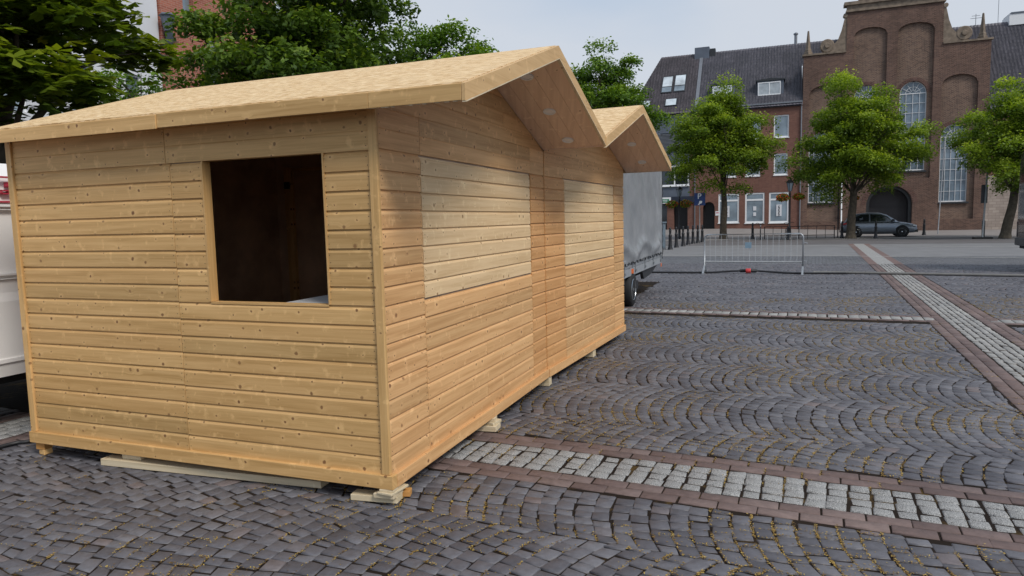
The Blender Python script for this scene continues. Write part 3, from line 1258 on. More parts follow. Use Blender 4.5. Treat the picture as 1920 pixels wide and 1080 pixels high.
random.seed(21)
H1 = hut('pine market hut in front, with an open square window in its end wall', (HX, HY, 0), HROT, True, UO, 0, 'wood_right', (.4803, 2.5205), (1.1267, 2.0063))
p2_ = hut_pt(HW - .0025, -.006)
H2 = hut('rear pine market hut joined behind the first one, beside the grey trailer', p2_, HROT - .0537, False, 0, UO, 'wood_right', (.5603, 2.4282), (1.1267, 2.0063))
# inside the first hut: counter under the shutter, middle post with latch
b = MB()
b.box(.07, 2.70, .062, .72, 1.112, 1.142)
b.build('counter', 'counter', H1)
b = MB()
b.box(2.70, 2.745, .060, HV - .052, .18, 2.2195)
b.prism([(2.70, 2.22), (2.745, 2.22), (2.745, 2.355), (2.70, 2.37)], 1, .060, HV - .052)
b.build('partition', 'wood_lining', H1)
b = MB()
b.box(2.655, 2.699, 2.67, 2.76, .18, 2.20, 0, 2)
post = b.build('inner_post', 'wood', H1)
b = MB()
b.box(2.640, 2.654, 2.69, 2.75, 1.98, 2.05)
b.box(2.630, 2.640, 2.70, 2.74, 2.0, 2.02)
b.build('latch', 'black', post)
b = MB()
b.box(2.675, 2.699, .26, 2.669, 2.16, 2.19, 0, 1)
b.build('inner_rail', 'wood', H1)


# timbers the huts stand on
def timber(label, u, v, z, size, rot=0, m_='wood_white', tilt=0):
    b = MB()
    b.rbox((0, 0, 0), size, 0, 0, tilt=tilt)
    o = b.build('timber_block', m_, bevel=.0025)
    o.location = hut_pt(u, v, z)
    o.rotation_euler = (0, 0, HROT + rot)
    return tag(o, label, 'timber block', 'timber pieces packed under the huts')


timber('long pale timber lying flat on the cobbles under the near wall of the front hut', .065, 1.40, .004, (.095, 1.72, .045), .06)
timber('short pale block on top of the long timber, under the sill', .055, 2.03, .0495, (.075, .16, .030), .05)
timber('thin sliver packed between the short pale block and the sill', .045, 2.00, .080, (.05, .07, .0150), .2)
timber('pale timber at the bottom of the packing under the near corner', .035, .125, .004, (.085, .29, .036), .12)
timber('short pale timber resting across the bottom one under the near corner', .035, .045, .0405, (.12, .13, .026), .05)
timber('thin wedge of split wood directly under the near corner of the sill', .045, .02, .067, (.17, .10, .013), -.1)
timber('thin upper wedge touching the near corner of the sill', .05, .03, .0805, (.15, .09, .0145), .12)
timber('orange offcut on the cobbles beside the near corner packing', .14, -.01, .004, (.055, .06, .036), .3, 'wood_orange')
timber('orange block under the far left corner of the front hut', .03, 2.89, .042, (.07, .075, .0530), .1, 'wood_orange')
timber('brown block at the bottom under the far left corner of the front hut', .03, 2.88, .004, (.06, .06, .0375), -.1, 'wood')
timber('pale block on the cobbles under the middle joint of the front hut', 1.47, .06, .004, (.13, .24, .042), .1)
timber('lower thin wedge on the pale block under the middle joint', 1.50, .02, .0465, (.13, .14, .022), -.15)
timber('upper thin wedge on the pale block under the middle joint', 1.50, .03, .0690, (.11, .12, .026), .2)
timber('pale upright block between the front hut and the rear hut', 2.95, .05, .004, (.10, .13, .091), .05)
timber('flat wedge under the middle joint of the rear hut', 4.42, -.02, .004, (.11, .14, .0905), -.05)

# ------------------------------------------------------------------ cables
def cable(name, pts, r, m_, label, cat, sub=6):
    P = [Vector(p) for p in pts]
    out_ = []
    for i in range(len(P) - 1):
        p0 = P[max(i - 1, 0)]
        p1_, p2_, p3 = P[i], P[i + 1], P[min(i + 2, len(P) - 1)]
        for k_ in range(sub):
            t = k_ / sub
            out_.append(.5 * ((2 * p1_) + (-p0 + p2_) * t + (2 * p0 - 5 * p1_ + 4 * p2_ - p3) * t * t + (-p0 + 3 * p1_ - 3 * p2_ + p3) * t ** 3))
    out_.append(P[-1])
    b = MB()
    b.tube(out_, r, 8)
    o = b.build(name, m_, smooth=True)
    return tag(o, label, cat)


cable('power_cable', [(-2.0, 22.0, .03), (2.0, 20.7, .03), (4.31, 19.66, .028), (5.42, 19.25, .028), (5.9, 19.12, .05), (6.30, 18.98, .075)], .026, 'cable',
      'black power cable running over the square to the red connector', 'cable')
cable('extension_cable', [(6.72, 18.80, .075), (7.05, 18.65, .05), (7.5, 18.4, .028), (8.2, 18.15, .027), (8.8, 17.95, .027)], .026, 'cable',
      'black cable from the red connector to the grey hose', 'cable')
ct = thing('cable_connector', 'red and black plug connector lying on the cobbles under the crowd barrier', 'connector', (6.50, 18.89, .075), -.38)
b = MB()
b.lathe([(.035, -.22), (.045, -.20), (.045, -.06), (.055, -.06)], (0, 0, 0), 12, axis=0)
b.build('plug', 'cable', ct, smooth=True)
b = MB()
b.lathe([(.060, -.059), (.066, -.05), (.066, .06), (.060, .07)], (0, 0, 0), 12, axis=0)
b.build('collar', 'red', ct, smooth=True)
b = MB()
b.lathe([(.05, .071), (.05, .19), (.035, .23)], (0, 0, 0), 12, axis=0)
b.build('socket', 'cable', ct, smooth=True)
cable('hose', [(8.05, 18.35, .034), (8.9, 18.02, .033), (10.4, 17.1, .033), (11.98, 16.15, .034), (14.5, 14.9, .034), (17, 13.8, .034)], .034, 'hose',
      'pale grey hose lying across the cobbled square to the right', 'hose')
cable('ground_cable', [(-4.6, 3.3, .018), (-3.86, 4.92, .017), (-3.64, 5.18, .017), (-3.1, 6.2, .017), (-2.5, 7.4, .017)], .015, 'cable',
      'thin dark cable on the cobbles beside the white van', 'cable')


# ------------------------------------------------------------------ wheels
def wheel(parent, x, y, r, w_, side, spokes=5, name='wheel', rim='chrome'):
    b = MB()
    b.lathe([(r * .62, -w_ / 2), (r * .93, -w_ / 2), (r, -w_ * .32), (r, w_ * .32), (r * .93, w_ / 2), (r * .62, w_ / 2)], (0, 0, 0), 28, axis=1)
    o = b.build(name, 'rubber', parent, smooth=True)
    o.location = (x, y, r)
    b = MB()
    yy = side * (w_ / 2 - .005)
    b.lathe([(r * .66, yy), (r * .62, yy + side * .01), (r * .56, yy - side * .03), (r * .5, yy - side * .05)], (0, 0, 0), 28, 0, axis=1)
    for k_ in range(spokes):
        a = 2 * math.pi * k_ / spokes + .3
        wd = .16
        pts = [(r * .10 * math.cos(a - 1.2), r * .10 * math.sin(a - 1.2)), (r * .6 * math.cos(a - wd), r * .6 * math.sin(a - wd)),
               (r * .6 * math.cos(a + wd), r * .6 * math.sin(a + wd)), (r * .10 * math.cos(a + 1.2), r * .10 * math.sin(a + 1.2))]
        b.prism(pts, 1, yy - side * .03, yy - side * .002, 0)
    b.lathe([(r * .14, yy - side * .03), (r * .13, yy + side * .004), (r * .05, yy + side * .008)], (0, 0, 0), 12, axis=1)
    rm = b.build('rim', rim, o)
    return o


# ------------------------------------------------------------------ trailer with grey tarpaulin
tp = hut_pt(9.75, .36)
TR = thing('tarpaulin_trailer', 'grey trailer with a tall tarpaulin cover parked behind the huts', 'trailer', (tp[0], tp[1], 0), HROT)
# local x forward along u, y to the left (v)
L0, L1 = -2.75, 2.80
b = MB()
b.box(L0, L1, 0, .03, .56, .70)
b.box(L0, L1, .004, .028, .705, .86)
b.box(L0, L1, 2.1, 2.13, .56, .86)
b.box(L1 - .03, L1, .031, 2.099, .56, .86)
b.box(L0, L0 + .03, .031, 2.099, .56, .86)
b.build('side_board', 'alu', TR, bevel=.004)
b = MB()
b.box(L0 + .031, L1 - .031, .031, 2.099, .56, .60)
b.build('load_floor', 'dark_grey', TR)
b = MB()
b.box(L0 + .3, L1 - .35, .18, .26, .44, .558)
b.box(L0 + .3, L1 - .35, 1.86, 1.94, .44, .558)
b.prism([(L1 - 2.1, .558), (L1 - .05, .558), (L1 - 1.0, .40), (L1 - 1.9, .36)], 1, .06, .12)
b.build('chassis', 'dark_grey', TR)
for x in np.linspace(L0 + .35, L1 - .12, 6):
    b = MB()
    b.box(x - .02, x + .02, -.016, -.001, .60, .84)
    b.box(x - .03, x + .03, -.034, -.0165, .615, .66)
    b.build('latch', 'steel', TR)
# tarpaulin cover: wrinkled side sheet
nx_, nz_ = 90, 44
V = []
for i in range(nx_ + 1):
    for j in range(nz_ + 1):
        x = L0 - .01 + (L1 - L0 + .02) * i / nx_
        z = .80 + 1.95 * j / nz_
        e = math.sin(math.pi * min(1, (L1 + .01 - x) / .5) / 2) if x > L1 - .49 else 1
        sag = .05 * math.sin(math.pi * j / nz_) ** .7
        wr = .030 * math.sin(5.5 * (x + 1.1 * z)) * math.sin(2.3 * z + 1 + .6 * x) + .008 * math.sin(17 * (x + .9 * z) + 2 * math.sin(3 * z))
        fold = .05 * math.exp(-((z - 1.02 - .10 * math.sin(3 * x)) / .10) ** 2) + .03 * math.exp(-((x - L1 + .35 + .3 * (z - 1.5)) / .07) ** 2)
        y = -.02 - (wr + fold) * e + sag * e * .5
        if j == 0:
            z += .02 * math.sin(x * 14)
        V.append((x, y, z))
F = [(i * (nz_ + 1) + j, (i + 1) * (nz_ + 1) + j, (i + 1) * (nz_ + 1) + j + 1, i * (nz_ + 1) + j + 1) for i in range(nx_) for j in range(nz_)]
cov = np_mesh('tarpaulin', V, F, 'tarp', TR, rnd=np.zeros(len(F)), smooth=True)
b = MB()
b.box(L0, L1, .012, 2.12, 2.70, 2.748)
b.box(L1 - .012, L1 + .008, .0, 2.12, .82, 2.699)
b.box(L0 - .008, L0 + .012, .0, 2.12, .82, 2.699)
b.box(L0 + .02, L1 - .02, 2.112, 2.125, .87, 2.699)
b.build('cover_top', 'tarp', TR)
b = MB()
b.tube([(L1 + .012, -.03 + .012 * math.sin(k_ * 1.7), .66 + k_ * .07) for k_ in range(30)], .008, 6)
b.tube([(L0 + (L1 - L0) * k_ / 60, -.045 - .012 * math.sin(k_ * .9) ** 2, .80 + .03 * math.sin(k_ * 1.6)) for k_ in range(61)], .006, 6)
for k_ in range(20):
    x = L0 + .15 + (L1 - L0 - .2) * k_ / 19
    b.box(x - .008, x + .008, -.052, -.035, .775, .82)
b.build('lacing', 'dark_grey', TR)
for q_ in ((L1 - .06, L1 + .01, -.012, .0, .48, .56), (-.72, -.60, -.02, -.0005, .60, .68)):
    b = MB()
    b.box(*q_)
    b.build('side_marker', 'orange', TR)
b = MB()
b.box(L1 + .03, L1 + .06, .2, 1.9, .42, .56)
b.build('rear_bar', 'dark_grey', TR)
for xx in (-.62,):
    wheel(TR, xx, .075, .305, .19, -1, 8)
    wheel(TR, xx, 2.05, .305, .19, 1, 8)
b = MB()
for xx in (-.62,):
    b.tube([(xx + .38 * math.cos(a), .09, .305 + .37 * math.sin(a)) for a in np.linspace(-.2, math.pi, 12)], .02, 6)
b.box(xx + .34, xx + .56, -.0, .18, .27, .42)
b.build('mudguard', 'black', TR)


# ------------------------------------------------------------------ panel vans
def van(name, label, loc, rz, L, H, W_, paint, zb, wheels, band, marks, wr=.33):
    T = thing(name, label, 'van', loc, rz)
    # local: x length 0..L (rear at 0), y 0 = visible side, y>0 inwards, z up
    b = MB()
    prof = [(.02, zb), (0, zb + .12), (0, 1.05), (.015, 1.12), (.03, H - .32), (.07, H - .14), (.20, H - .02), (.45, H)]
    full = [(y, z) for y, z in prof] + [(W_ - y, z) for y, z in prof[::-1]]
    secs = []
    for x, sx, hz in ((0, .03, 1), (.05, 0, 1), (L * .70, 0, 1), (L * .80, .02, .965), (L * .90, .05, .66), (L * .985, .09, .52), (L, .14, .44)):
        secs.append((x, [(W_ / 2 + (y - W_ / 2) * (1 - sx), zb + (z - zb) * hz if z > 1.0 or hz == 1 else z * 1.0 if hz > .6 else min(z, zb + (H - zb) * hz)) for y, z in full]))
    n_ = len(full)
    i0 = 0
    for x, pts in secs:
        for y, z in pts:
            b.v.append((x, y, z))
    for k_ in range(len(secs) - 1):
        for j in range(n_):
            q = (k_ * n_ + j, k_ * n_ + (j + 1) % n_, (k_ + 1) * n_ + (j + 1) % n_, (k_ + 1) * n_ + j)
            b.f.append(q[::-1])
            b.m.append(0)
            b.r.append(.5)
            b.uv += [(0, 0)] * 4
    for base in (0, (len(secs) - 1) * n_):
        b.f.append(tuple(range(base, base + n_)))
        b.m.append(0)
        b.r.append(.5)
        b.uv += [(0, 0)] * n_
    body = b.build('body', paint, T, smooth=False)
    b = MB()
    for z, hh, d in band:
        b.box(.12, L * .72, -d, .012, z, z + hh)
    b.build('side_moulding', paint, body, bevel=.006)
    b = MB()
    b.box(.05, L * .95, .15, W_ - .15, zb - .08, zb + .05)
    b.build('underbody', 'rubber', T)
    for x in wheels:
        wheel(T, x, .13, wr, .22, -1, 6)
        wheel(T, x, W_ - .13, wr, .22, 1, 6)
    # windows of the cab and rear
    for ya, yb in ((-.006, .012), (W_ - .012, W_ + .006)):
        b = MB()
        b.prism([(L * .60, 1.25), (L * .79, 1.25), (L * .72, H - .38), (L * .60, H - .38)], 1, ya, yb)
        b.build('window', 'glass_dark', T)
    for ya, yb in ((.12, .46), (.54, .88)):
        b = MB()
        b.box(-.006, .01, W_ * ya, W_ * yb, 1.25, H - .42)
        b.build('window', 'glass_dark', T)
    for ya in (.03, W_ - .11):
        b = MB()
        b.box(-.008, .01, ya, ya + .08, .85, 1.25)
        b.build('tail_light', 'red' if marks else 'glass_dark', T)
    b = MB()
    b.box(-.05, .06, .06, W_ - .06, zb, zb + .2)
    b.build('bumper', 'dark_grey', T, bevel=.02)
    if marks:
        marks(T)
    return T


def red_marks(T):
    b = MB()
    x0 = MARKX

    def rect(x, z, w_, h_):
        b.box(x, x + w_, -.005, .035, z, z + h_)
    rect(x0 - 1.2, 2.03, 1.55, .012)
    rect(x0 - 1.2, 1.835, 1.55, .012)
    # outlined letter shapes between the two lines (unreadable in the photograph)
    for dx, z, w_, h_ in ((.02, 1.955, .075, .012), (.02, 1.985, .075, .012), (.02, 1.955, .010, .04), (.088, 1.92, .010, .08),
                          (-.03, 1.90, .07, .010), (-.03, 1.925, .07, .010), (-.03, 1.90, .010, .035), (.03, 1.90, .010, .035),
                          (.055, 1.905, .05, .010), (.06, 1.86, .010, .05), (.09, 1.845, .04, .010), (.115, 1.87, .010, .05), (-.12, 1.87, .010, .10), (-.16, 1.87, .05, .010), (-.16, 1.96, .05, .010),
                          (.14, 1.87, .010, .12), (.14, 1.98, .08, .01)):
        rect(x0 + dx, z, w_, h_)
    b.build('lettering', 'red_lett', T)


# white van: long side parallel to the huts, local x towards the far end
MARKX = 2.45
vp = hut_pt(-2.0, 3.70)
van('delivery_van', 'white delivery van with red lettering, at the left behind the front hut', (vp[0], vp[1], 0), HROT, 5.0, 2.18, 1.9, 'van_white', .45, (.95, 3.95),
    [(1.255, .020, .012), (1.225, .008, .004), (.56, .035, .012), (1.80, .02, .010), (1.775, .006, .004)], red_marks)
van('panel_van', 'black van with only its rear edge in view at the right edge', (12.98, 17.0, 0), -BG, 5.6, 3.1, 2.0, 'van_black', .62, (1.3, 4.5),
    [(1.15, .04, .02), (1.62, .03, .012), (.74, .03, .015)], None, .36)

# ------------------------------------------------------------------ crowd barrier
p0, p1_ = np.array([5.42, 19.32]), np.array([7.72, 18.22])
BL = float(np.linalg.norm(p1_ - p0))
ba = math.atan2(p1_[1] - p0[1], p1_[0] - p0[0])
CB = thing('crowd_barrier', 'galvanised steel crowd control barrier standing on the cobbled square', 'barrier', (p0[0], p0[1], 0), ba)
b = MB()
r_ = .12
pts = [(0, 0, .10)] + [(0, 0, 1.08 - r_)] + [(r_ - r_ * math.cos(a), 0, 1.08 - r_ + r_ * math.sin(a)) for a in np.linspace(.2, math.pi / 2, 5)]
pts += [(BL - r_ + r_ * math.sin(a), 0, 1.08 - r_ + r_ * math.cos(a)) for a in np.linspace(0, math.pi / 2 - .2, 5)] + [(BL, 0, 1.08 - r_), (BL, 0, .10)]
b.tube(pts, .021, 8)
b.tube([(0, 0, .33), (BL, 0, .33)], .017, 8)
b.build('frame', 'steel', CB, smooth=True)
for k_ in range(1, 17):
    x = BL * k_ / 17
    b = MB()
    b.tube([(x, 0, .33), (x, 0, 1.06)], .0055, 6)
    b.build('bar', 'steel', CB, smooth=True)
for x in (0, BL):
    b = MB()
    b.box(x - .03, x + .03, -.30, .30, .004, .012)
    b.prism([(-.30, .004), (-.24, .004), (.02, .22), (-.02, .22)], 0, x - .025, x + .025)
    b.prism([(.30, .004), (.24, .004), (-.02, .29), (.02, .29)], 0, x - .0255, x + .0245)
    b.build('foot', 'steel', CB)
b = MB()
b.box(BL * .425, BL * .49, -.02, -.008, .70, .86)
b.build('plate', 'plate', CB)
b = MB()
b.tube([(BL + .02, 0, .84), (BL + .09, 0, .84), (BL + .09, 0, .80)], .012, 6)
b.tube([(BL + .02, 0, .36), (BL + .07, 0, .36), (BL + .07, 0, .26)], .010, 6)
b.build('hook', 'steel', CB)


# ------------------------------------------------------------------ buildings (façade frame: x along, y back, z up)
FROT = math.atan2(FE[1], FE[0])


def facade_thing(name, label, cat, t0, rz=FROT, org=None):
    p = fw_(t0, 0)
    return thing(name, label, cat, (p[0], p[1], 0), rz)


class FM(MB):
    """mesh in façade coordinates of a building whose Empty sits at t0"""
    t0 = 0

    def build(s, name, mats, parent, smooth=False, bevel=0):
        o = MB.build(s, name, mats, parent, smooth, bevel)
        if parent.type == 'EMPTY':
            o.location = (-FM.t0, 0, 0)
        return o


def sliced_wall(b, x0, x1, zb, zt, holes, y0, y1, mi=0, seg=12):
    """vertical wall y0 (front) .. y1 with arched/rect holes (xa,xb,za,zspring,rise)"""
    xs = {x0, x1}
    for xa, xb, za, zs, rise in holes:
        n_ = seg if rise > 0 else 1
        for i in range(n_ + 1):
            xs.add(round(xa + (xb - xa) * i / n_, 4))
    xs = sorted(xs)

    def top(h_, x):
        xa, xb, za, zs, rise = h_
        if rise <= 0:
            return zs
        c, hw = (xa + xb) / 2, (xb - xa) / 2
        k_ = max(0, 1 - ((x - c) / hw) ** 2)
        return zs + rise * math.sqrt(k_)
    ztf = zt if callable(zt) else (lambda x: zt)
    for a, c in zip(xs, xs[1:]):
        mid = (a + c) / 2
        hs = sorted([h_ for h_ in holes if h_[0] < mid < h_[1]], key=lambda h_: h_[2])
        za, zc = zb, zb
        for h_ in hs:
            if h_[2] > za + 1e-4:
                b.poly([(a, y0, za), (c, y0, zc), (c, y0, h_[2]), (a, y0, h_[2])], mi)
            za, zc = top(h_, a), top(h_, c)
            b.poly([(a, y0, za), (c, y0, zc), (c, y1, zc), (a, y1, za)], mi)           # head reveal
            b.poly([(a, y0, h_[2]), (a, y1, h_[2]), (c, y1, h_[2]), (c, y0, h_[2])], mi)
        b.poly([(a, y0, za), (c, y0, zc), (c, y0, ztf(c)), (a, y0, ztf(a))], mi)
        b.poly([(a, y0, ztf(a)), (c, y0, ztf(c)), (c, y1, ztf(c)), (a, y1, ztf(a))], mi)
    for h_ in holes:
        for x in (h_[0], h_[1]):
            b.poly([(x, y0, h_[2]), (x, y0, top(h_, x)), (x, y1, top(h_, x)), (x, y1, h_[2])], mi)
    b.poly([(x0, y0, zb), (x0, y0, ztf(x0)), (x0, y1, ztf(x0)), (x0, y1, zb)], mi)
    b.poly([(x1, y0, zb), (x1, y1, zb), (x1, y1, ztf(x1)), (x1, y0, ztf(x1))], mi)


def window(parent, xa, xb, za, zb, y, fr=.09, nv=1, nh=0, transom=None, g='glass', frame='white_paint', sill=True):
    """rect window: frame part > pane sub-part"""
    b = FM()
    b.box(xa, xa + fr, y - .04, y + .05, za, zb)
    b.box(xb - fr, xb, y - .04, y + .05, za, zb)
    b.box(xa + fr, xb - fr, y - .039, y + .05, za, za + fr * 1.2)
    b.box(xa + fr, xb - fr, y - .039, y + .05, zb - fr, zb)
    for i in range(1, nv):
        x = xa + (xb - xa) * i / nv
        b.box(x - fr * .5, x + fr * .5, y - .036, y + .04, za + fr * 1.2, zb - fr)
    if transom:
        b.box(xa + fr, xb - fr, y - .0365, y + .04, transom - fr * .6, transom + fr * .6)
    if sill:
        b.box(xa - .05, xb + .05, y - .16, y - .041, za - .06, za + .01)
    o = b.build('window', frame, parent)
    p = MB()
    p.box(xa + fr * .5, xb - fr * .5, y + .0, y + .02, za + fr * .5, zb - fr * .5)
    q = p.build('pane', g, o)
    return o


def tile_roof(x0, x1, y0, z0, y1, z1, m_, parent, name='roof', hip0=0.0, hip1=0.0, tw=.25, row=.36):
    """pantiled slope: waves across, steps up"""
    Lr = math.hypot(y1 - y0, z1 - z0)
    nr = max(2, int(Lr / row))
    seg = 4
    nc = int((x1 - x0) / tw) * seg
    V, Fq = [], []
    uy, uz = (y1 - y0) / Lr, (z1 - z0) / Lr
    nyv, nzv = -uz, uy
    xs = np.linspace(x0, x1, nc + 1)
    lines = []
    for i in range(nr):
        lines.append((i * Lr / nr, .045))
        lines.append(((i + 1) * Lr / nr - .004, .0))
    for s_, h_ in lines:
        k_ = s_ / Lr
        lo, hi = x0 + hip0 * k_, x1 - hip1 * k_
        for i, x in enumerate(xs):
            xx = min(max(x, lo), hi)
            wv = .032 * (.5 + .5 * math.sin(2 * math.pi * i / seg + .6)) + h_
            V.append((xx, y0 + uy * s_ + nyv * wv, z0 + uz * s_ + nzv * wv))
    n_ = nc + 1
    for l in range(len(lines) - 1):
        for i in range(nc):
            Fq.append((l * n_ + i, l * n_ + i + 1, (l + 1) * n_ + i + 1, (l + 1) * n_ + i))
    o = np_mesh(name, V, Fq, m_, parent, rnd=RNG.random(len(Fq)))
    if parent.type == 'EMPTY':
        o.location = (-FM.t0, 0, 0)
    return o


EV_, RD, RS = 11.1, 5.5, 1.11       # eave height, half depth, slope of the roofs

# --- brick house
FM.t0 = -10.8
HS = facade_thing('brick_house', 'red brick house with white windows and a dark tiled roof, left of the church', 'house', FM.t0)
wins = [(-8.62, -7.40, 8.22, 10.13), (-8.58, -7.46, 5.0, 6.86), (-12.9, -11.7, 8.22, 10.13), (-12.9, -11.7, 5.0, 6.86), (-10.9, -9.7, 8.22, 10.13), (-10.9, -9.7, 5.0, 6.86)]
gw = [(-13.2, -11.43, .93, 3.54), (-10.92, -9.30, .88, 3.54), (-8.93, -7.32, .86, 3.52)]
holes = [(a, c, d, e, 0) for a, c, d, e in wins + gw] + [(-14.55, -13.52, .1, 2.35, .5)]
b = FM()
sliced_wall(b, -15.2, -6.32, -.1, EV_, holes, 0, .25)
b.box(-15.2, -6.32, 1.0, 10.9, -.1, EV_ - .2)
b.build('wall', 'house_brick', HS)
for a, c, d, e in wins:
    window(HS, a, c, d, e, .10, .10, 1, g='glass_grey')
for i, (a, c, d, e) in enumerate(gw):
    o = window(HS, a, c, d, e, .08, .13, 1, transom=e - .62, g='glass_grey')
    b = MB()
    xm = (a + c) / 2
    if i != 1:
        xm += (-.15 if i == 0 else .02)
        b.box(xm - .22, xm + .22, .03, .068, 1.45, 2.45)
        pp = b.build('poster', 'white_plaster', o)
        for zz in (2.22, 1.92, 1.65):
            text_mesh('lettering', '§', .36, 'black', pp, (xm, .026, zz), (math.pi / 2, 0, 0))
    else:
        b.box(xm - .13, xm + .13, .03, .068, 1.98, 2.35)
        b.box(xm - .12, xm + .12, .03, .068, 1.5, 1.82)
        pp = b.build('poster', 'white_plaster', o)
b = FM()
sliced_wall(b, -14.60, -13.47, .1, 2.36, [(-14.4, -13.67, .12, 2.1, .0)], .5, .56)
b.box(-14.42, -13.65, .56, .60, .1, 2.95)
b.build('door', 'black', HS)
b = FM()
b.box(-13.45, -13.10, -.03, -.001, 1.62, 2.0)
sg = b.build('sign', 'white_paint', HS)
b = MB()
b.box(-13.40, -13.16, -.036, -.031, 1.82, 1.90)
b.build('emblem', 'red_lett', sg)
b = FM()
b.tube([(-6.42, -.09, 0.1), (-6.42, -.09, EV_ + .1)], .06, 8)
b.box(-15.2, -6.35, -.22, -.04, EV_ - .02, EV_ + .10)
b.build('gutter', 'zinc', HS)
tile_roof(-15.2, -6.34, -.25, EV_ - .25, RD, EV_ + RS * RD, 'tile', HS)
tile_roof(-6.34, -3.0, 3.2, EV_ + RS * 3.2, RD, EV_ + RS * RD, 'tile', HS)
b = FM()
b.prism([(-.2, EV_ - .30), (RD, EV_ + RS * RD - .08), (11.3, EV_ - .30)], 0, -15.2, -6.34)
b.build('roof_body', 'tile', HS)
b = FM()
b.box(-15.3, -15.05, -.26, .2, EV_ - .2, EV_ - .1)
b.prism([(-.26, EV_ - .12), (-.26, EV_ - .30), (RD, EV_ + RS * RD), (RD, EV_ + RS * RD + .13)], 0, -15.32, -15.02)
b.build('verge_flashing', 'zinc', HS)
b = FM()
b.box(-15.8, -14.45, 4.9, 6.0, 15.6, 17.65)
b.build('chimney', 'slate_grey', HS)
b = FM()
b.box(-14.4, -13.9, 5.0, 5.8, 16.5, 17.45)
b.build('chimney', 'dark_grey', HS)
b = FM()
b.tube([(-6.82, 5.5, 16.9), (-6.82, 5.5, 18.0)], .13, 8)
b.lathe([(.2, 0), (.2, .12), (.05, .2)], (-6.82, 5.5, 18.0), 8)
b.build('flue', 'zinc', HS)


def dormer(xa, xb, z0, z1, par):
    y = (z0 - EV_) / RS
    b = FM()
    b.box(xa, xb, y, y + 1.9, z0 - .15, z1)
    o = b.build('dormer', 'slate_grey', par)
    b = FM()
    b.prism([(xa - .12, z1), (xb + .12, z1), (xb + .12, z1 + .10), ((xa + xb) / 2, z1 + .22), (xa - .12, z1 + .10)], 1, y - .12, y + 2.3)
    q = b.build('dormer_roof', 'dark_grey', par)
    window(par, xa + .08, xb - .25, z0 + .02, z1 - .12, y - .05, .08, 2, g='glass_sky', sill=False)


dormer(-10.05, -7.85, 11.98, 13.25, HS)
dormer(-13.9, -11.9, 11.98, 13.25, HS)

# --- grey shop house
FM.t0 = -18.5
SH = facade_thing('shop_house', 'narrow house with grey cladding, dark shop front and tiled roof with skylights', 'house', FM.t0)
b = FM()
sliced_wall(b, -21.5, -15.72, 3.4, EV_, [(-18.35, -15.78, 4.40, 6.22, 0), (-21.3, -19.0, 4.4, 6.2, 0), (-18.35, -15.78, 7.5, 9.2, 0)], 0, .25)
b.box(-21.5, -15.2, .9, 10.9, -.1, EV_ - .2)
b.build('wall', 'slate_grey', SH)
b = FM()
b.box(-15.72, -15.2, .0, .9, -.1, EV_ - .05)
b.build('party_wall', 'house_brick', SH)
b = FM()
for i in range(14):
    b.box(-21.4, -15.75, -.05, -.001, 7.5 + i * .12, 7.56 + i * .12)
b.build('blind', 'zinc', SH)
window(SH, -18.35, -15.78, 4.40, 6.22, .02, .11, 2, g='glass_dark')
window(SH, -21.2, -19.1, 4.40, 6.2, .02, .11, 2, g='glass_dark')
b = FM()
b.box(-18.2, -15.3, -.35, -.02, 2.85, 3.42)
b.box(-21.5, -18.2, -.20, -.02, 2.80, 3.40)
b.build('shop_fascia', 'dark_blue', SH)
b = FM()
b.box(-18.9, -17.35, -.42, -.36, 2.82, 3.38)
sg = b.build('shop_sign', 'white_paint', SH)
b = MB()
b.box(-18.85, -17.50, -.428, -.4205, 2.90, 3.22)
gsn = b.build('sign_panel', 'green_sign', sg)
b = MB()
b.box(-18.7, -17.65, -.434, -.4285, 3.08, 3.13)
b.box(-18.7, -17.65, -.434, -.4285, 2.98, 3.01)
b.build('lettering', 'white_plaster', gsn)
b = FM()
b.box(-17.75, -17.15, .0, .5, -.1, 2.86)
b.box(-15.9, -15.2, -.01, .5, -.1, 2.86)
b.build('pillar', 'house_brick', SH)
b = FM()
b.box(-17.15, -15.9, .6, .66, -.1, 2.86)
b.build('entrance', 'black', SH)
b = FM()
b.box(-21.5, -17.75, .3, .35, -.1, 2.86)
b.build('shop_window', 'glass_dark', SH)
b = FM()
b.tube([(-15.25, -.09, .2), (-15.25, -.09, EV_)], .05, 8)
b.build('drainpipe', 'zinc', SH)
tile_roof(-21.5, -15.32, -.25, EV_ - .25, RD, EV_ + RS * RD, 'tile_l', SH, hip0=2.5)
b = FM()
b.prism([(-.2, EV_ - .30), (RD, EV_ + RS * RD - .08), (11.3, EV_ - .30)], 0, -18.9, -15.3)
b.build('roof_body', 'tile_l', SH)
b = FM()
b.poly([(-21.4, -.2, EV_ - .3), (-19.05, RD, EV_ + RS * RD - .1), (-21.4, 11.2, EV_ - .3)])
b.poly([(-21.4, -.2, EV_ - .3), (-19.0, -.2, EV_ - .3), (-19.0, RD, EV_ + RS * RD - .1)])
b.build('hip_roof', 'tile_l', SH)


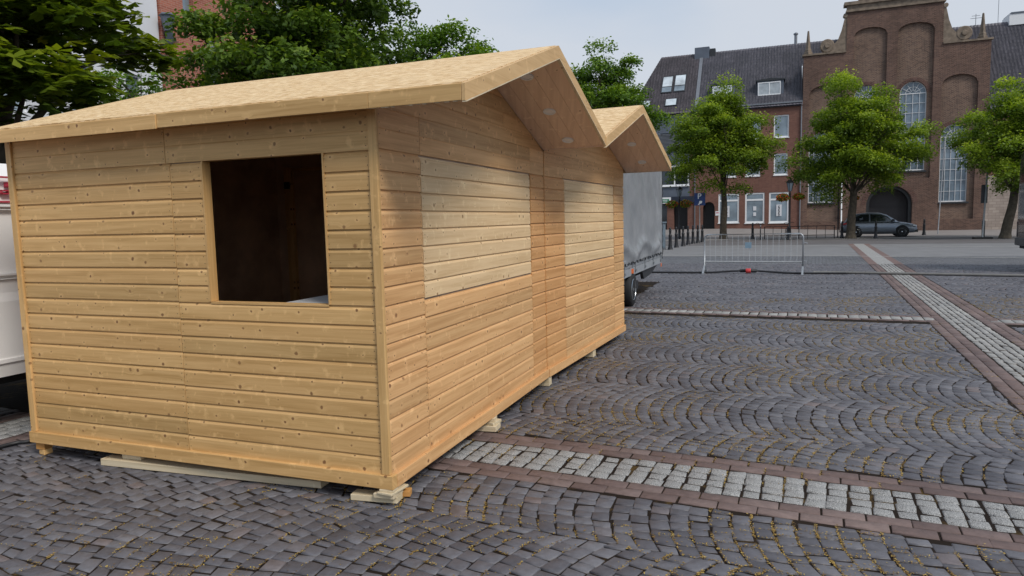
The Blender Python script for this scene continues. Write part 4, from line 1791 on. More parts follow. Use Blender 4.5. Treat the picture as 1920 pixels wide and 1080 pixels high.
def skylight(xa, xb, za, zb, par, bar=True):
    ya, yb = (za - EV_) / RS, (zb - EV_) / RS
    n_ = (-RS / math.hypot(1, RS), 1 / math.hypot(1, RS))

    def slab(x0, x1, k0, k1, lift, th, m_, nm, pr):
        q = FM() if pr.type == 'EMPTY' else MB()
        P = []
        for k_ in (k0, k1):
            y, z = ya + (yb - ya) * k_, za + (zb - za) * k_
            P.append((y + n_[0] * lift, z + n_[1] * lift))
        y0_, z0_ = P[0]
        y1_, z1_ = P[1]
        q.prism([(y0_, z0_), (y1_, z1_), (y1_ + n_[0] * th, z1_ + n_[1] * th), (y0_ + n_[0] * th, z0_ + n_[1] * th)], 0, x0, x1)
        return q.build(nm, m_, pr)
    o = slab(xa - .06, xb + .06, -.05, 1.05, .0, .13, 'dark_grey', 'skylight', par)
    if bar:
        slab(xa + .02, xb - .02, .0, .30, .125, .02, 'glass_grey', 'pane', o)
        slab(xa + .02, xb - .02, .36, 1.0, .125, .02, 'glass_sky', 'pane', o)
    else:
        slab(xa + .02, xb - .02, .03, .97, .125, .02, 'glass_sky', 'pane', o)


skylight(-18.5, -17.6, 13.12, 14.74, SH)
skylight(-17.35, -16.4, 13.14, 14.80, SH)
skylight(-17.97, -17.0, 11.66, 12.33, SH, False)
skylight(-20.35, -19.4, 11.55, 12.33, SH, False)

# --- church
FM.t0 = .4
CH = facade_thing('brick_church', 'large dark brick church front with a stepped gable and arched windows', 'church', FM.t0)
blind = [(-5.85, -3.30, .9, 11.6, .75), (-2.50, -.05, 4.3, 16.1, .6), (.72, 3.30, 4.3, 16.1, .6), (3.92, 6.42, .9, 11.6, .75)]
gate = (-1.28, 2.12, -.2, 2.25, 1.50)
b = FM()
sliced_wall(b, -6.32, -3.06, -.2, 14.85, [blind[0]], 0, .22, 0, 16)
sliced_wall(b, -3.06, 3.92 - .02, -.2, 18.05, [blind[1], blind[2], gate], 0, .22, 0, 16)
sliced_wall(b, 3.90, 7.18, -.2, 14.78, [blind[3]], 0, .22, 0, 16)
b.build('pilaster_wall', 'church_lisene', CH)
arch_w = [(-2.38, -.52, 4.92, 11.15, .95), (1.0, 2.94, 4.92, 11.15, .97)]
side_w = [(-5.78, -3.78, 2.5, 7.45, 1.0), (4.02, 5.98, 2.28, 7.5, 1.0)]
b = FM()
sliced_wall(b, -6.30, -3.06, -.2, 14.6, [side_w[0]], .223, .60, 0, 16)
sliced_wall(b, -3.06, 3.90, -.2, 17.8, arch_w + [gate], .223, .60, 0, 16)
sliced_wall(b, 3.90, 7.16, -.2, 14.6, [side_w[1]], .223, .60, 0, 16)
b.build('wall', 'church_brick', CH)
b = FM()
b.box(-6.30, -3.07, .9, 3.0, -.2, 14.5)
b.box(-3.06, 3.89, 1.3, 9.0, -.2, 17.8)
b.box(3.90, 7.16, .9, 3.0, -.2, 14.4)
b.build('nave', 'church_lisene', CH)


def arched_window(par, h_, y, nv, rows):
    xa, xb, za, zs, rise = h_
    c, hw = (xa + xb) / 2, (xb - xa) / 2
    b = FM()
    fr = .06
    b.box(xa, xa + fr, y - .04, y + .04, za, zs)
    b.box(xb - fr, xb, y - .04, y + .04, za, zs)
    b.box(xa + fr, xb - fr, y - .0395, y + .04, za, za + .10)
    pts = [(c - hw * .97 * math.cos(a), y, zs + rise * .97 * math.sin(a)) for a in np.linspace(0, math.pi, 17)]
    b.tube(pts, .035, 5)
    for i in range(1, nv):
        x = xa + (xb - xa) * i / nv
        b.box(x - .014, x + .014, y - .03, y + .02, za + .1, zs + .0)
    for i in range(1, rows):
        z = za + (zs - za) * i / rows
        b.box(xa + fr, xb - fr, y - .025, y + .015, z - .014, z + .014)
    b.box(xa + fr, xb - fr, y - .0255, y + .016, zs - .03, zs + .03)
    # fanlight
    pts = [(c - hw * .55 * math.cos(a), y - .01, zs + rise * .55 * math.sin(a)) for a in np.linspace(0, math.pi, 13)]
    b.tube(pts, .018, 5)
    for a in np.linspace(math.pi * .17, math.pi * .83, 5):
        b.tube([(c - hw * .2 * math.cos(a), y - .01, zs + rise * .2 * math.sin(a)), (c - hw * .95 * math.cos(a), y - .01, zs + rise * .95 * math.sin(a))], .018, 5)
    o = b.build('window', 'grey_paint', par)
    b = MB()
    P = [(xa, za), (xb, za), (xb, zs)] + [(c + hw * math.cos(a), zs + rise * math.sin(a)) for a in np.linspace(.15, math.pi - .15, 12)] + [(xa, zs)]
    b.prism(P, 1, y + .03, y + .05)
    b.build('pane', 'glass_church', o)
    b = FM()
    b.box(xa - .12, xb + .12, y - .38, y - .045, za - .14, za - .002)
    b.build('sill', 'dark_grey', par)
    # ring of voussoirs
    b = FM()
    nn = 22
    for i in range(nn):
        a0, a1 = math.pi * (i + .08) / nn, math.pi * (i + .92) / nn
        q = []
        for a, k_ in ((a0, 1.0), (a1, 1.0), (a1, 1.30), (a0, 1.30)):
            q.append((c - hw * k_ * math.cos(a), zs + rise * k_ * math.sin(a)))
        b.prism(q, 1, .195, .2225)
    b.build('arch_ring', 'arch_brick', par)


M['glass_church'] = glass('church_glass', (.14, .18, .215), .12, 1.2)
for h_ in arch_w:
    arched_window(CH, h_, .42, 4, 8)
for h_ in side_w:
    arched_window(CH, h_, .42, 5, 6)
b = FM()
xa, xb, za, zs, rise = gate
c, hw = (xa + xb) / 2, (xb - xa) / 2
for k0, k1, ya in ((.86, .995, .25),):
    A2 = np.linspace(0, math.pi, 17)
    for a0, a1 in zip(A2, A2[1:]):
        q = [(c - hw * kk * math.cos(a), zs + rise * kk * math.sin(a)) for a, kk in ((a0, k0), (a1, k0), (a1, k1), (a0, k1))]
        b.prism(q, 1, ya, 1.2)
b.box(xa + .01, xa + .24, .25, 1.2, -.2, zs)
b.box(xb - .24, xb - .01, .25, 1.2, -.2, zs)
b.build('gate_surround', 'dark_grey', CH)
b = FM()
P = [(xa + .1, -.2), (xb - .1, -.2), (xb - .1, zs)] + [(c + hw * .95 * math.cos(a), zs + rise * .95 * math.sin(a)) for a in np.linspace(.1, math.pi - .1, 12)] + [(xa + .1, zs)]
b.prism(P, 1, 1.22, 1.28)
b.box(xa + .2, xb - .2, 1.17, 1.219, 2.0, 2.08)
b.box(c - .02, c + .02, 1.19, 1.219, .0, 2.0)
b.build('gate', 'gate', CH)
nn = 26
b = FM()
for i in range(nn):
    a0, a1 = math.pi * (i + .08) / nn, math.pi * (i + .92) / nn
    q = [(c - hw * kk * math.cos(a), zs + rise * kk * math.sin(a)) for a, kk in ((a0, 1.02), (a1, 1.02), (a1, 1.22), (a0, 1.22))]
    b.prism(q, 1, -.025, -.0005)
b.build('arch_ring', 'arch_brick', CH)
# cornices, cap stones, upper gable (continues above the picture)
for q_ in ((-6.42, -3.07, -.12, .7, 14.86, 15.0), (3.91, 7.30, -.12, .7, 14.79, 14.93)):
    b = FM()
    b.box(*q_)
    b.build('cap_stone', 'sandstone', CH)
b = FM()
b.box(-3.15, 4.0, -.14, .7, 18.06, 18.22)
b.box(-3.06, 3.9, -.05, .7, 18.221, 18.60)
b.box(-3.3, 4.15, -.22, .7, 18.601, 18.85)
b.build('cornice', 'sandstone', CH)
b = FM()
b.box(-2.2, 3.0, .0, .6, 18.851, 20.6)
b.prism([(-2.2, 20.601), (3.0, 20.601), (.4, 22.3)], 1, 0, .6)
b.build('upper_gable', 'church_lisene', CH)
for sx, xc, z0, big in ((-1, -3.06, 15.001, 1), (1, 3.90, 14.931, 1)):
    b = FM()
    P = [(xc, z0), (xc + sx * 1.25, z0), (xc + sx * 1.0, z0 + .55), (xc + sx * .62, z0 + 1.0), (xc + sx * .38, z0 + 1.7), (xc + sx * .18, z0 + 2.6), (xc, z0 + 2.75)]
    if sx > 0:
        P = P[::-1]
    b.prism(P[::-1], 1, .05, .40)
    b.lathe([(.0, -.02), (.50, -.02), (.56, .05), (.56, .38), (.50, .45), (0, .45)], (xc + sx * 1.45, .03, z0 + .56), 20, axis=1)
    b.lathe([(.0, -.10), (.18, -.10), (.22, -.03)], (xc + sx * 1.45, .0, z0 + .56), 14, axis=1)
    b.lathe([(.0, -.05), (.17, -.05), (.17, .40), (0, .40)], (xc + sx * .12, .03, z0 + 2.85), 12, axis=1)
    b.build('volute', 'sandstone', CH)
for xc, z0 in ((-5.98, 15.001), (6.62, 14.931)):
    b = FM()
    b.lathe([(.34, 0), (.34, .22), (.26, .26), (.26, .42), (.20, .5), (.07, 1.95), (.0, 2.0)], (xc, .25, z0), 4)
    b.build('obelisk', 'sandstone', CH)
for sx, z1 in ((-3.06, 0), (3.9, 0)):
    pass
# --- right-hand building
FM.t0 = 9.0
RB = facade_thing('stone_house', 'building with a pale stone ground floor and grey tiled roof, right of the church', 'house', FM.t0)
b = FM()
b.box(7.2, 20, .02, 1.0, -.2, 4.3)
b.build('stone_wall', 'pale_stone', RB)
b = FM()
b.box(7.2, 20, .25, 10.5, 4.3, 9.55)
b.build('wall', 'house_brick', RB)
tile_roof(7.2, 20, .0, 9.45, RD, 17.2, 'tile', RB)
tile_roof(3.95, 7.2, 3.5, 9.45 + 7.75 * 3.5 / RD, RD, 17.2, 'tile', RB)
b = FM()
b.prism([(.05, 9.40), (RD, 17.12), (11.0, 9.40)], 0, 7.25, 20)
b.build('roof_body', 'tile', RB)
b = FM()
b.box(9.6, 12.5, 5.0, 7.0, 16.8, 17.7)
b.build('roof_box', 'white_paint', RB)
b = FM()
b.box(9.7, 12.6, 4.95, 7.05, 17.701, 17.83)
b.build('roof_box_cap', 'slate_grey', RB)
b = FM()
b.tube([(8.9, 5.4, 16.9), (8.9, 5.4, 21)], .02, 5)
b.tube([(7.3, 5.4, 16.9), (7.3, 5.4, 18.1)], .025, 5)
b.tube([(6.9, 5.4, 17.75), (7.9, 5.4, 17.75)], .02, 5)
b.tube([(7.0, 5.4, 17.95), (7.6, 5.4, 17.95)], .02, 5)
b.build('antenna', 'zinc', RB)

# --- left-hand houses, along a line parallel to the huts (local x along u, -y faces the square)
def left_house(name, label, cat, u0):
    p = hut_pt(u0, 18)
    return thing(name, label, cat, (p[0], p[1], 0), HROT)


WH = left_house('white_house', 'white rendered house behind the leaves at the top left', 'house', 4)
b = MB()
hl = [(10.05 - .0 - 4 + .0, 10.70 - 4, 5.0, 6.72, 0), (7.2 - 4, 8.0 - 4, 5.0, 6.7, 0), (12.1 - 4, 12.9 - 4, 5, 6.7, 0), (14.02 - 4, 14.66 - 4, 5.0, 6.74, 0)]
hl = sorted(hl)
sliced_wall(b, -4, 11.5, -.1, 11.5, hl, 0, .25)
b.box(-4, 11.49, 1.0, 9, -.1, 11.4)
b.box(-4, 11.5, -.08, -.001, 3.4, 3.6)
b.build('wall', 'white_plaster', WH)
for h_ in hl:
    q = MB()
    q.box(h_[0], h_[1], .14, .16, h_[2], h_[3])
    wi = q.build('window', 'glass_grey', WH)
    q = MB()
    q.box(h_[0] - .001, h_[0] + .06, .08, .139, h_[2], h_[3])
    q.box(h_[1] - .06, h_[1] + .001, .08, .139, h_[2], h_[3])
    q.box(h_[0] + .06, h_[1] - .06, .08, .139, h_[3] - .06, h_[3])
    q.build('frame', 'white_paint', wi)
b = MB()
b.prism([(-.3, 11.41), (4.5, 15.5), (9.3, 11.41)], 0, -4, 11.5)
b.build('roof', 'tile', WH)
RH = left_house('corner_house', 'red brick house behind the big dark tree, beside the white house', 'house', 15.6)
b = MB()
hl = [(.95, 1.45, 8.9, 10.3, 0), (2.0, 2.6, 6.6, 9.0, 0), (2.0, 2.6, 3.3, 5.2, 0), (3.9, 4.5, 6.6, 8.9, 0)]
sliced_wall(b, -.05, 6.0, -.1, 12.0, hl, -.1, .25)
b.box(-.05, 5.98, 1.0, 9, -.1, 11.9)
b.build('wall', 'red_brick', RH)
for h_ in hl:
    q = MB()
    q.box(h_[0], h_[1], .10, .12, h_[2], h_[3])
    q.build('window', 'glass_grey', RH)
b = MB()
b.prism([(-.4, 11.91), (4.5, 15.8), (9.3, 11.91)], 0, -.05, 6.0)
b.build('roof', 'tile', RH)
# wall lantern on its corner
lp = hut_pt(15.55, 17.6)
LN = thing('wall_lantern', 'dark iron lantern mounted on the corner of the red brick house', 'lantern', (lp[0], lp[1], 7.85), HROT)
LN.scale = (.8, .8, .8)
b = MB()
b.lathe([(.12, 0), (.16, .05), (.20, .55), (.16, .6)], (0, 0, 0), 6)
b.build('lower_lamp', 'glass_dark', LN)
b = MB()
b.lathe([(.18, .66), (.30, 1.25), (.38, 1.30), (.30, 1.38), (.02, 1.42)], (0, 0, 0), 6)
b.build('lamp_head', 'slate_grey', LN)
b = MB()
b.tube([(0, .28, .63), (0, 0, .63)], .03, 6)
b.tube([(0, 0, .56), (0, 0, .70)], .05, 6)
b.build('bracket', 'black', LN)


# ------------------------------------------------------------------ trees
def leaves(pos, size, spread_up=.55, aspect=.55, rng=RNG, droop=.0):
    n_ = len(pos)
    d = rng.normal(0, 1, (n_, 3))
    d[:, 2] = d[:, 2] * .45 - droop
    d /= np.linalg.norm(d, axis=1, keepdims=True)
    up_ = rng.normal(0, spread_up, (n_, 3)) + np.array([0, 0, 1.0])
    sdir = np.cross(d, up_)
    sdir /= np.linalg.norm(sdir, axis=1, keepdims=True) + 1e-9
    nn_ = np.cross(sdir, d)
    sz_ = size * rng.uniform(.65, 1.25, n_)[:, None]
    V = np.stack([pos, pos + d * sz_ * .55 + sdir * sz_ * aspect * .5 - nn_ * sz_ * .06,
                  pos + d * sz_ - nn_ * sz_ * .14, pos + d * sz_ * .55 - sdir * sz_ * aspect * .5 - nn_ * sz_ * .06], axis=1)
    return V


def palmate(pos, size, rng=RNG):
    """five drooping leaflets from each point"""
    n_ = len(pos)
    a0 = rng.uniform(0, 2 * math.pi, n_)
    out_ = []
    tiltd = rng.normal(0, .3, (n_, 2))
    sz_ = size * rng.uniform(.7, 1.2, n_)
    for k_ in range(5):
        a = a0 + (k_ - 2) * .75
        d = np.stack([np.cos(a), np.sin(a), tiltd[:, 0] * np.cos(a) + tiltd[:, 1] * np.sin(a) - .45], axis=1)
        d /= np.linalg.norm(d, axis=1, keepdims=True)
        s_ = np.stack([-np.sin(a), np.cos(a), np.zeros(n_)], axis=1)
        L_ = (sz_ * (1 - .13 * abs(k_ - 2)))[:, None]
        nn_ = np.cross(s_, d)
        out_.append(np.stack([pos, pos + d * L_ * .62 + s_ * L_ * .27 - nn_ * 0, pos + d * L_ + nn_ * L_ * .12 * -1, pos + d * L_ * .62 - s_ * L_ * .27], axis=1))
    return np.concatenate(out_)


def tree(name, label, base, trunk_h, trunk_r, crown_c, crown_r, nclump, nleaf, lsize, m_, seed, group, clump_r=.75, lean=(0, 0), pal=False, flat=.38, shell=.5, lowcut=-.75, cat='tree', extra=None, ptop=1.0):
    rng = np.random.default_rng(seed)
    rd = random.Random(seed)
    T = thing(name, label, cat, (base[0], base[1], 0), 0, group)
    cc = np.array(crown_c, float)
    cr_ = np.array(crown_r, float)
    C = []
    tries = 0
    while len(C) < nclump and tries < nclump * 60:
        tries += 1
        v = rng.normal(0, 1, 3)
        v /= np.linalg.norm(v)
        if v[2] < lowcut:
            continue
        ang_ = math.atan2(v[1], v[0])
        lump = 1 + .13 * math.sin(3 * ang_ + seed) + .10 * math.sin(5 * v[2] + 2 * ang_ + seed)
        rr = rng.random() ** shell * lump
        p = v * rr
        sh_ = 1.0 if p[2] < .2 else max(.25, 1 - (p[2] - .2) * .12)
        p[:2] *= sh_
        q = cc + p * cr_
        if all(np.linalg.norm((q - c_) / np.array([1, 1, .6])) > clump_r * .55 for c_ in C):
            C.append(q)
    if extra:
        C += [np.array(e, float) for e in extra]
    C = np.array(C)
    tone = rng.random(len(C))
    per = nleaf // len(C)
    P, R_ = [], []
    for c_, t_ in zip(C, tone):
        rc = clump_r * rng.uniform(.65, 1.2)
        nb = max(3, int(rc * 7))
        # twigs radiating outwards inside the clump; leaves sit along them
        k_ = int(per * rng.uniform(.7, 1.3))
        ang_ = rng.uniform(0, 2 * math.pi, k_)
        rad = rc * np.sqrt(rng.random(k_))
        z_ = rng.normal(0, rc * flat * .55, k_) - .42 * rad ** 2 / rc
        lob = 1 + .25 * np.sin(3 * ang_ + t_ * 9)
        outw = (c_ - cc)[:2]
        q = np.stack([c_[0] + rad * lob * np.cos(ang_), c_[1] + rad * lob * np.sin(ang_), c_[2] + z_], axis=1)
        P.append(q)
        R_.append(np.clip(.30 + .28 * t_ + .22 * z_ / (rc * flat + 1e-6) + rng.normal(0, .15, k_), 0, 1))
    P = np.concatenate(P)
    R_ = np.concatenate(R_)
    if pal:
        Vq = palmate(P, lsize, rng)
        R_ = np.clip(np.tile(R_, 5) + rng.normal(0, .06, len(R_) * 5), 0, 1)
    else:
        Vq = leaves(P, lsize, rng=rng, droop=.25)
    n_ = len(Vq)
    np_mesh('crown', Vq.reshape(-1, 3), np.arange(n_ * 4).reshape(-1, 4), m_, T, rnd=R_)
    # trunk and limbs
    b = MB()
    tz = trunk_h
    top_ = np.array([lean[0], lean[1], tz])
    pts, rs = [], []
    for k_ in range(9):
        f_ = k_ / 8
        pts.append((top_[0] * f_ + .03 * math.sin(f_ * 7 + seed), top_[1] * f_ + .03 * math.cos(f_ * 6), tz * f_ + .0))
        rs.append(trunk_r * (1.28 - .55 * f_ if k_ == 0 else 1.05 - .30 * f_))
    b.tube(pts, rs, 12)
    lead = [(top_[0] * 1, top_[1], tz - .1), (top_[0] + (cc[0] - top_[0]) * .5, top_[1] + (cc[1] - top_[1]) * .5, (tz + cc[2]) / 2), (cc[0], cc[1], cc[2] + cr_[2] * .55)]
    b.tube(lead, [trunk_r * .62, trunk_r * .4, .03], 8)
    nl = min(len(C), 34)
    for i in range(nl):
        c_ = C[i * len(C) // nl]
        f_ = rd.uniform(0, .75)
        st_ = np.array(lead[0]) * (1 - f_) + np.array(lead[2]) * f_ if c_[2] > cc[2] - cr_[2] * .2 else np.array([top_[0], top_[1], tz - .15])
        midp = st_ * .45 + c_ * .55 + np.array([rd.uniform(-.2, .2), rd.uniform(-.2, .2), .25 + rd.uniform(0, .3)])
        r0 = trunk_r * rd.uniform(.18, .34)
        b.tube([tuple(st_), tuple(st_ * .75 + c_ * .25 + np.array([0, 0, .15])), tuple(midp), tuple(c_)], [r0, r0 * .8, r0 * .5, .012], 6)
        for _ in range(3):
            e_ = c_ + np.array([rd.uniform(-1, 1), rd.uniform(-1, 1), rd.uniform(-.5, .2)]) * clump_r * .8
            b.tube([tuple(midp), tuple((midp + e_) / 2 + np.array([0, 0, .08])), tuple(e_)], [r0 * .35, r0 * .22, .008], 5)
    b.build('trunk', 'bark', T, smooth=True)
    return T


GS = 'young trees along the pavement in front of the church'
tree('street_tree', 'bright green tree in front of the red brick house, behind the crowd barrier', (14.6, 47.4), 3.3, .24, (-.45, 0, 6.5), (2.95, 3.0, 3.7), 95, 66000, .175, 'leaf_far', 3, GS, 1.0, lowcut=-.62,
     extra=[(-1.0, -.3, 3.9), (.9, -.2, 3.6), (-2.9, 0, 5.6)])
tree('street_tree', 'bright green tree partly hiding the parked car and the church gate', (21.1, 42.9), 2.9, .26, (.15, 0, 5.9), (3.3, 3.2, 4.0), 92, 66000, .17, 'leaf_far', 8, GS, .95, lean=(.12, 0), lowcut=-.8,
     extra=[(-1.5, 0, 3.4), (-3.4, 0, 5.0), (4.3, 0, 6.8), (-.9, 0, 9.9), (-.8, 0, 9.4), (-2.9, 0, 4.2)])
tree('street_tree', 'leaning green tree in front of the pale stone wall at the right edge', (27.0, 37.7), 2.6, .25, (1.7, .3, 5.5), (3.7, 3.3, 3.6), 95, 62000, .16, 'leaf_far', 15, GS, .9, lean=(.42, 0), lowcut=-.8,
     extra=[(-2.0, 0, 5.0), (-1.6, 0, 4.4), (.2, 0, 3.6), (-1.9, 0, 6.6)])
GL = 'trees standing in front of the left-hand houses'


def hp(u, v):
    p = hut_pt(u, v)
    return (p[0], p[1])


tree('broadleaf_tree', 'near tree with big drooping leaves at the top left above the van', hp(3.9, 8.9), 2.9, .22, (.05, -.3, 5.4), (2.3, 2.3, 2.6), 70, 9000, .25, 'leaf_near', 5, GL, .85, pal=True, lowcut=-.85)
tree('broadleaf_tree', 'big dark green tree rising behind the hut roof', hp(12.0, 10.0), 3.0, .30, (.55, 0, 6.0), (2.75, 2.7, 3.6), 100, 50000, .155, 'leaf_dark', 12, GL, .75, lowcut=-.9)
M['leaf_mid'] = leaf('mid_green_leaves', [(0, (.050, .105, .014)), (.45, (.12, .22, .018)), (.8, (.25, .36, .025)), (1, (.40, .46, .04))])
tree('broadleaf_tree', 'round green tree showing above the middle of the hut roof', hp(21.3, 10.0), 3.4, .25, (.2, 0, 6.6), (2.45, 2.3, 2.9), 60, 30000, .17, 'leaf_mid', 22, GL, .8, extra=[(2.3, 0, 7.0), (1.9, .2, 7.6), (-1.2, 0, 9.0)])
tree('broadleaf_tree', 'green tree showing between the hut roof and the shop house', hp(37, 7.4), 3.6, .25, (.2, 0, 7.2), (2.7, 2.5, 4.4), 100, 42000, .19, 'leaf_mid', 31, GL, .85, extra=[(3.3, 0, 7.6), (2.9, 0, 7.4), (-1.5, 0, 10.2)])
tree('broadleaf_tree', 'low bright green tree between the dark tree and the red brick house', hp(11.3, 13.2), 2.6, .2, (0, 0, 4.1), (2.3, 2.2, 1.7), 40, 13000, .15, 'leaf_mid', 41, GL, .7)


# ------------------------------------------------------------------ street furniture
def lamp_post(label, x, y, h_):
    T = thing('street_lamp', label, 'street lamp', (x, y, 0), 0, 'old-fashioned street lamps with flower baskets')
    b = MB()
    b.lathe([(.14, 0), (.14, .15), (.10, .2), (.09, .7), (.11, .75), (.055, .85), (.05, h_ - .95), (.08, h_ - .9), (.04, h_ - .82), (.04, h_ - .72)], (0, 0, 0), 12)
    b.build('post', 'black', T, smooth=True)
    b = MB()
    b.lathe([(.10, h_ - .719), (.20, h_ - .22)], (0, 0, 0), 6)
    b.build('lamp_glass', 'glass_grey', T)
    b = MB()
    for k_ in range(6):
        a = math.pi / 3 * k_
        b.tube([(.105 * math.cos(a), .105 * math.sin(a), h_ - .72), (.205 * math.cos(a), .205 * math.sin(a), h_ - .22)], .012, 5)
    b.lathe([(.25, h_ - .22), (.25, h_ - .18), (.10, h_ - .03), (.03, h_), (.0, h_ + .05)], (0, 0, 0), 6)
    b.tube([(-.48, 0, h_ - 1.02), (.48, 0, h_ - 1.02)], .018, 6)
    b.build('lamp_frame', 'black', T)
    return T


def basket(label, x, y, z, seed, rr=.36):
    T = thing('hanging_basket', label, 'flower basket', (x, y, z), 0, 'flower baskets hung from the street lamps')
    rng = np.random.default_rng(seed)
    b = MB()
    b.lathe([(.05, -.2), (.2, -.1), (.24, .0)], (0, 0, 0), 10)
    b.tube([(.2, 0, 0), (0, 0, .30)], .006, 4)
    b.tube([(-.2, 0, 0), (0, 0, .30)], .006, 4)
    b.build('pot', 'dark_grey', T)

    def blob(n_, r0, sz_, m_, nm):
        v = rng.normal(0, 1, (n_, 3))
        v /= np.linalg.norm(v, axis=1, keepdims=True)
        p = v * r0 * rng.uniform(.75, 1.05, (n_, 1)) * np.array([1, 1, .62])
        Vq = leaves(p, sz_, 1.2, .8, rng)
        np_mesh(nm, Vq.reshape(-1, 3), np.arange(n_ * 4).reshape(-1, 4), m_, T, rnd=rng.random(n_))
    blob(500, rr, .10, 'leaf_mid', 'foliage')
    blob(260, rr * 1.06, .09, 'flower', 'flowers')
    return T


lamp_post('black street lamp with flower baskets in front of the dark shop front', 12.15, 49.8, 3.75)
basket('red flower basket on the left arm of the lamp by the shop front', 11.62, 49.8, 2.50, 1, .40)
basket('red flower basket on the right arm of the lamp by the shop front', 12.62, 49.8, 2.52, 2, .42)
lamp_post('black street lamp with flower baskets in front of the brick house windows', 17.3, 42.9, 3.72)
basket('flower basket on the left arm of the lamp by the white windows', 16.86, 42.9, 2.62, 3, .36)
basket('flower basket on the right arm of the lamp by the white windows', 17.84, 42.9, 2.66, 4, .32)
bx = basket('small orange flower basket beside the tree trunk at the church gate', 22.3, 45.0, 2.55, 5, .28)
bb = MB()
bb.tube([(22.3 - 1.0, 45.0, 0), (22.3 - 1.0, 45.0, 3.4), (22.3 - .8, 45.0, 3.55)], .035, 8)
bb.tube([(22.3 - 1.0, 45.0, 2.87), (22.3, 45.0, 2.87)], .015, 6)
pp = bb.build('pole', 'black')
tag(pp, 'thin dark pole with a side arm behind the tree at the church gate', 'pole')


def bollard():
    T = thing('bollard', '', 'bollard', (0, 0, 0), 0, 'black iron bollards')
    b = MB()
    b.lathe([(.12, 0), (.13, .06), (.10, .12), (.10, .18), (.085, .24), (.075, .62), (.085, .66), (.085, .70), (.06, .74), (.055, .88), (.07, .90), (.07, .93), (.045, .97), (.06, 1.0), (.06, 1.04), (.02, 1.08)], (0, 0, 0), 12)
    b.build('body', 'black', T, smooth=True)
    return T


B0 = bollard()
spots = [((7.82, 33.9), 'nearest black bollard, next to the grey cabinet'),
         ((8.62, 36.0), 'second black bollard of the row, counted from the grey cabinet'),
         ((9.30, 37.3), 'third black bollard of the row, counted from the grey cabinet'),
         ((10.0, 39.0), 'middle black bollard of the row in front of the shop'),
         ((10.65, 40.4), 'fifth black bollard of the row, counted from the grey cabinet'),
         ((11.2, 41.4), 'black bollard of the row just left of the parking sign'),
         ((11.75, 42.4), 'last black bollard of the row, right at the crowd barrier end'),
         ((15.5, 50.2), 'slim bollard just right of the tree behind the crowd barrier'),
         ((16.1, 46.0), 'black bollard below the middle white window'),
         ((20.9, 43.6), 'black bollard at the rear bumper of the parked car'),
         ((22.3, 42.2), 'black bollard in front of the doors of the parked car'),
         ((27.4, 45.8), 'black bollard against the church wall, beyond the car bonnet')]
for i, (p, l) in enumerate(spots):
    if i == 0:
        B0.location = (*p, 0)
        B0['label'] = l
    else:
        dup(B0, l, (*p, 0))

# cabinet
CA = thing('utility_cabinet', 'grey blue utility cabinet beside the rear of the trailer', 'cabinet', (7.35, 34.3, 0), -.3)
b = MB()
b.box(-.33, .33, -.2, .2, 0, .08)
b.build('plinth', 'zinc', CA)
b = MB()
b.box(-.31, .31, -.18, .18, .08, 1.30)
cb = b.build('body', 'cabinet', CA, bevel=.01)
b = MB()
b.box(-.28, -.01, -.195, -.181, .14, 1.24)
b.box(.01, .28, -.195, -.181, .14, 1.24)
b.build('door', 'cabinet', CA, bevel=.004)
b = MB()
b.box(-.36, .36, -.23, .23, 1.301, 1.36)
b.build('lid', 'cabinet', CA, bevel=.01)

# parking sign
PS = thing('parking_sign', 'blue parking sign with a white P on a thin grey post', 'road sign', (12.85, 47.0, 0), -.28)
b = MB()
b.tube([(0, .03, 0), (0, .03, 3.2)], .03, 8)
b.build('post', 'steel', PS, smooth=True)
b = MB()
b.box(-.36, .36, -.02, .0, 2.32, 3.16)
sb = b.build('sign_panel', 'blue_sign', PS, bevel=.01)
text_mesh('lettering', 'P', .52, 'white_paint', sb, (-.03, -.026, 2.93), (math.pi / 2, 0, 0))
b = MB()                                    # small symbol: hand holding a disc
b.lathe([(.10, -.030), (.10, -.021)], (.05, 0, 2.54), 14, axis=1)
b.prism([(-.12, 2.36), (-.04, 2.36), (.02, 2.46), (-.04, 2.52)], 1, -.030, -.0205)
b.prism([(.04, 2.52), (.16, 2.58), (.16, 2.62), (.02, 2.60)], 1, -.032, -.0305)
b.build('symbol', 'white_paint', sb)

# flag poles / posts
b = MB()
b.tube([(29.0, 46.9, 0), (29.25, 46.9, 6.5)], .034, 8)
tag(b.build('pole', 'zinc', smooth=True), 'slim white pole leaning slightly in front of the tall church window', 'pole')
b = MB()
b.tube([(*(fw_(-3.15, -.12)), .2), (*(fw_(-3.2, -.12)), 7.0)], .055, 8)
tag(b.build('downpipe', 'grey_paint', smooth=True), 'white pipe fixed to the church wall left of the gate', 'pipe')

# temporary sign stand
ST = thing('sign_stand', 'grey pole with a dark board in a black foot, left of the leaning tree', 'sign stand', (25.9, 37.9, 0), -.35)
b = MB()
b.tube([(0, 0, .10), (.13, 0, 4.6)], .045, 8)
b.build('pole', 'steel', ST, smooth=True)
b = MB()
b.box(-.13, .17, .05, .10, 1.95, 2.95)
b.build('board', 'black', ST)
b = MB()
b.box(-.45, .45, -.22, .22, .0, .10)
b.build('foot', 'rubber', ST, bevel=.02)
b = MB()
b.box(-.02, .12, .06, .14, .10, 1.0)
b.build('battery_box', 'dark_grey', ST)

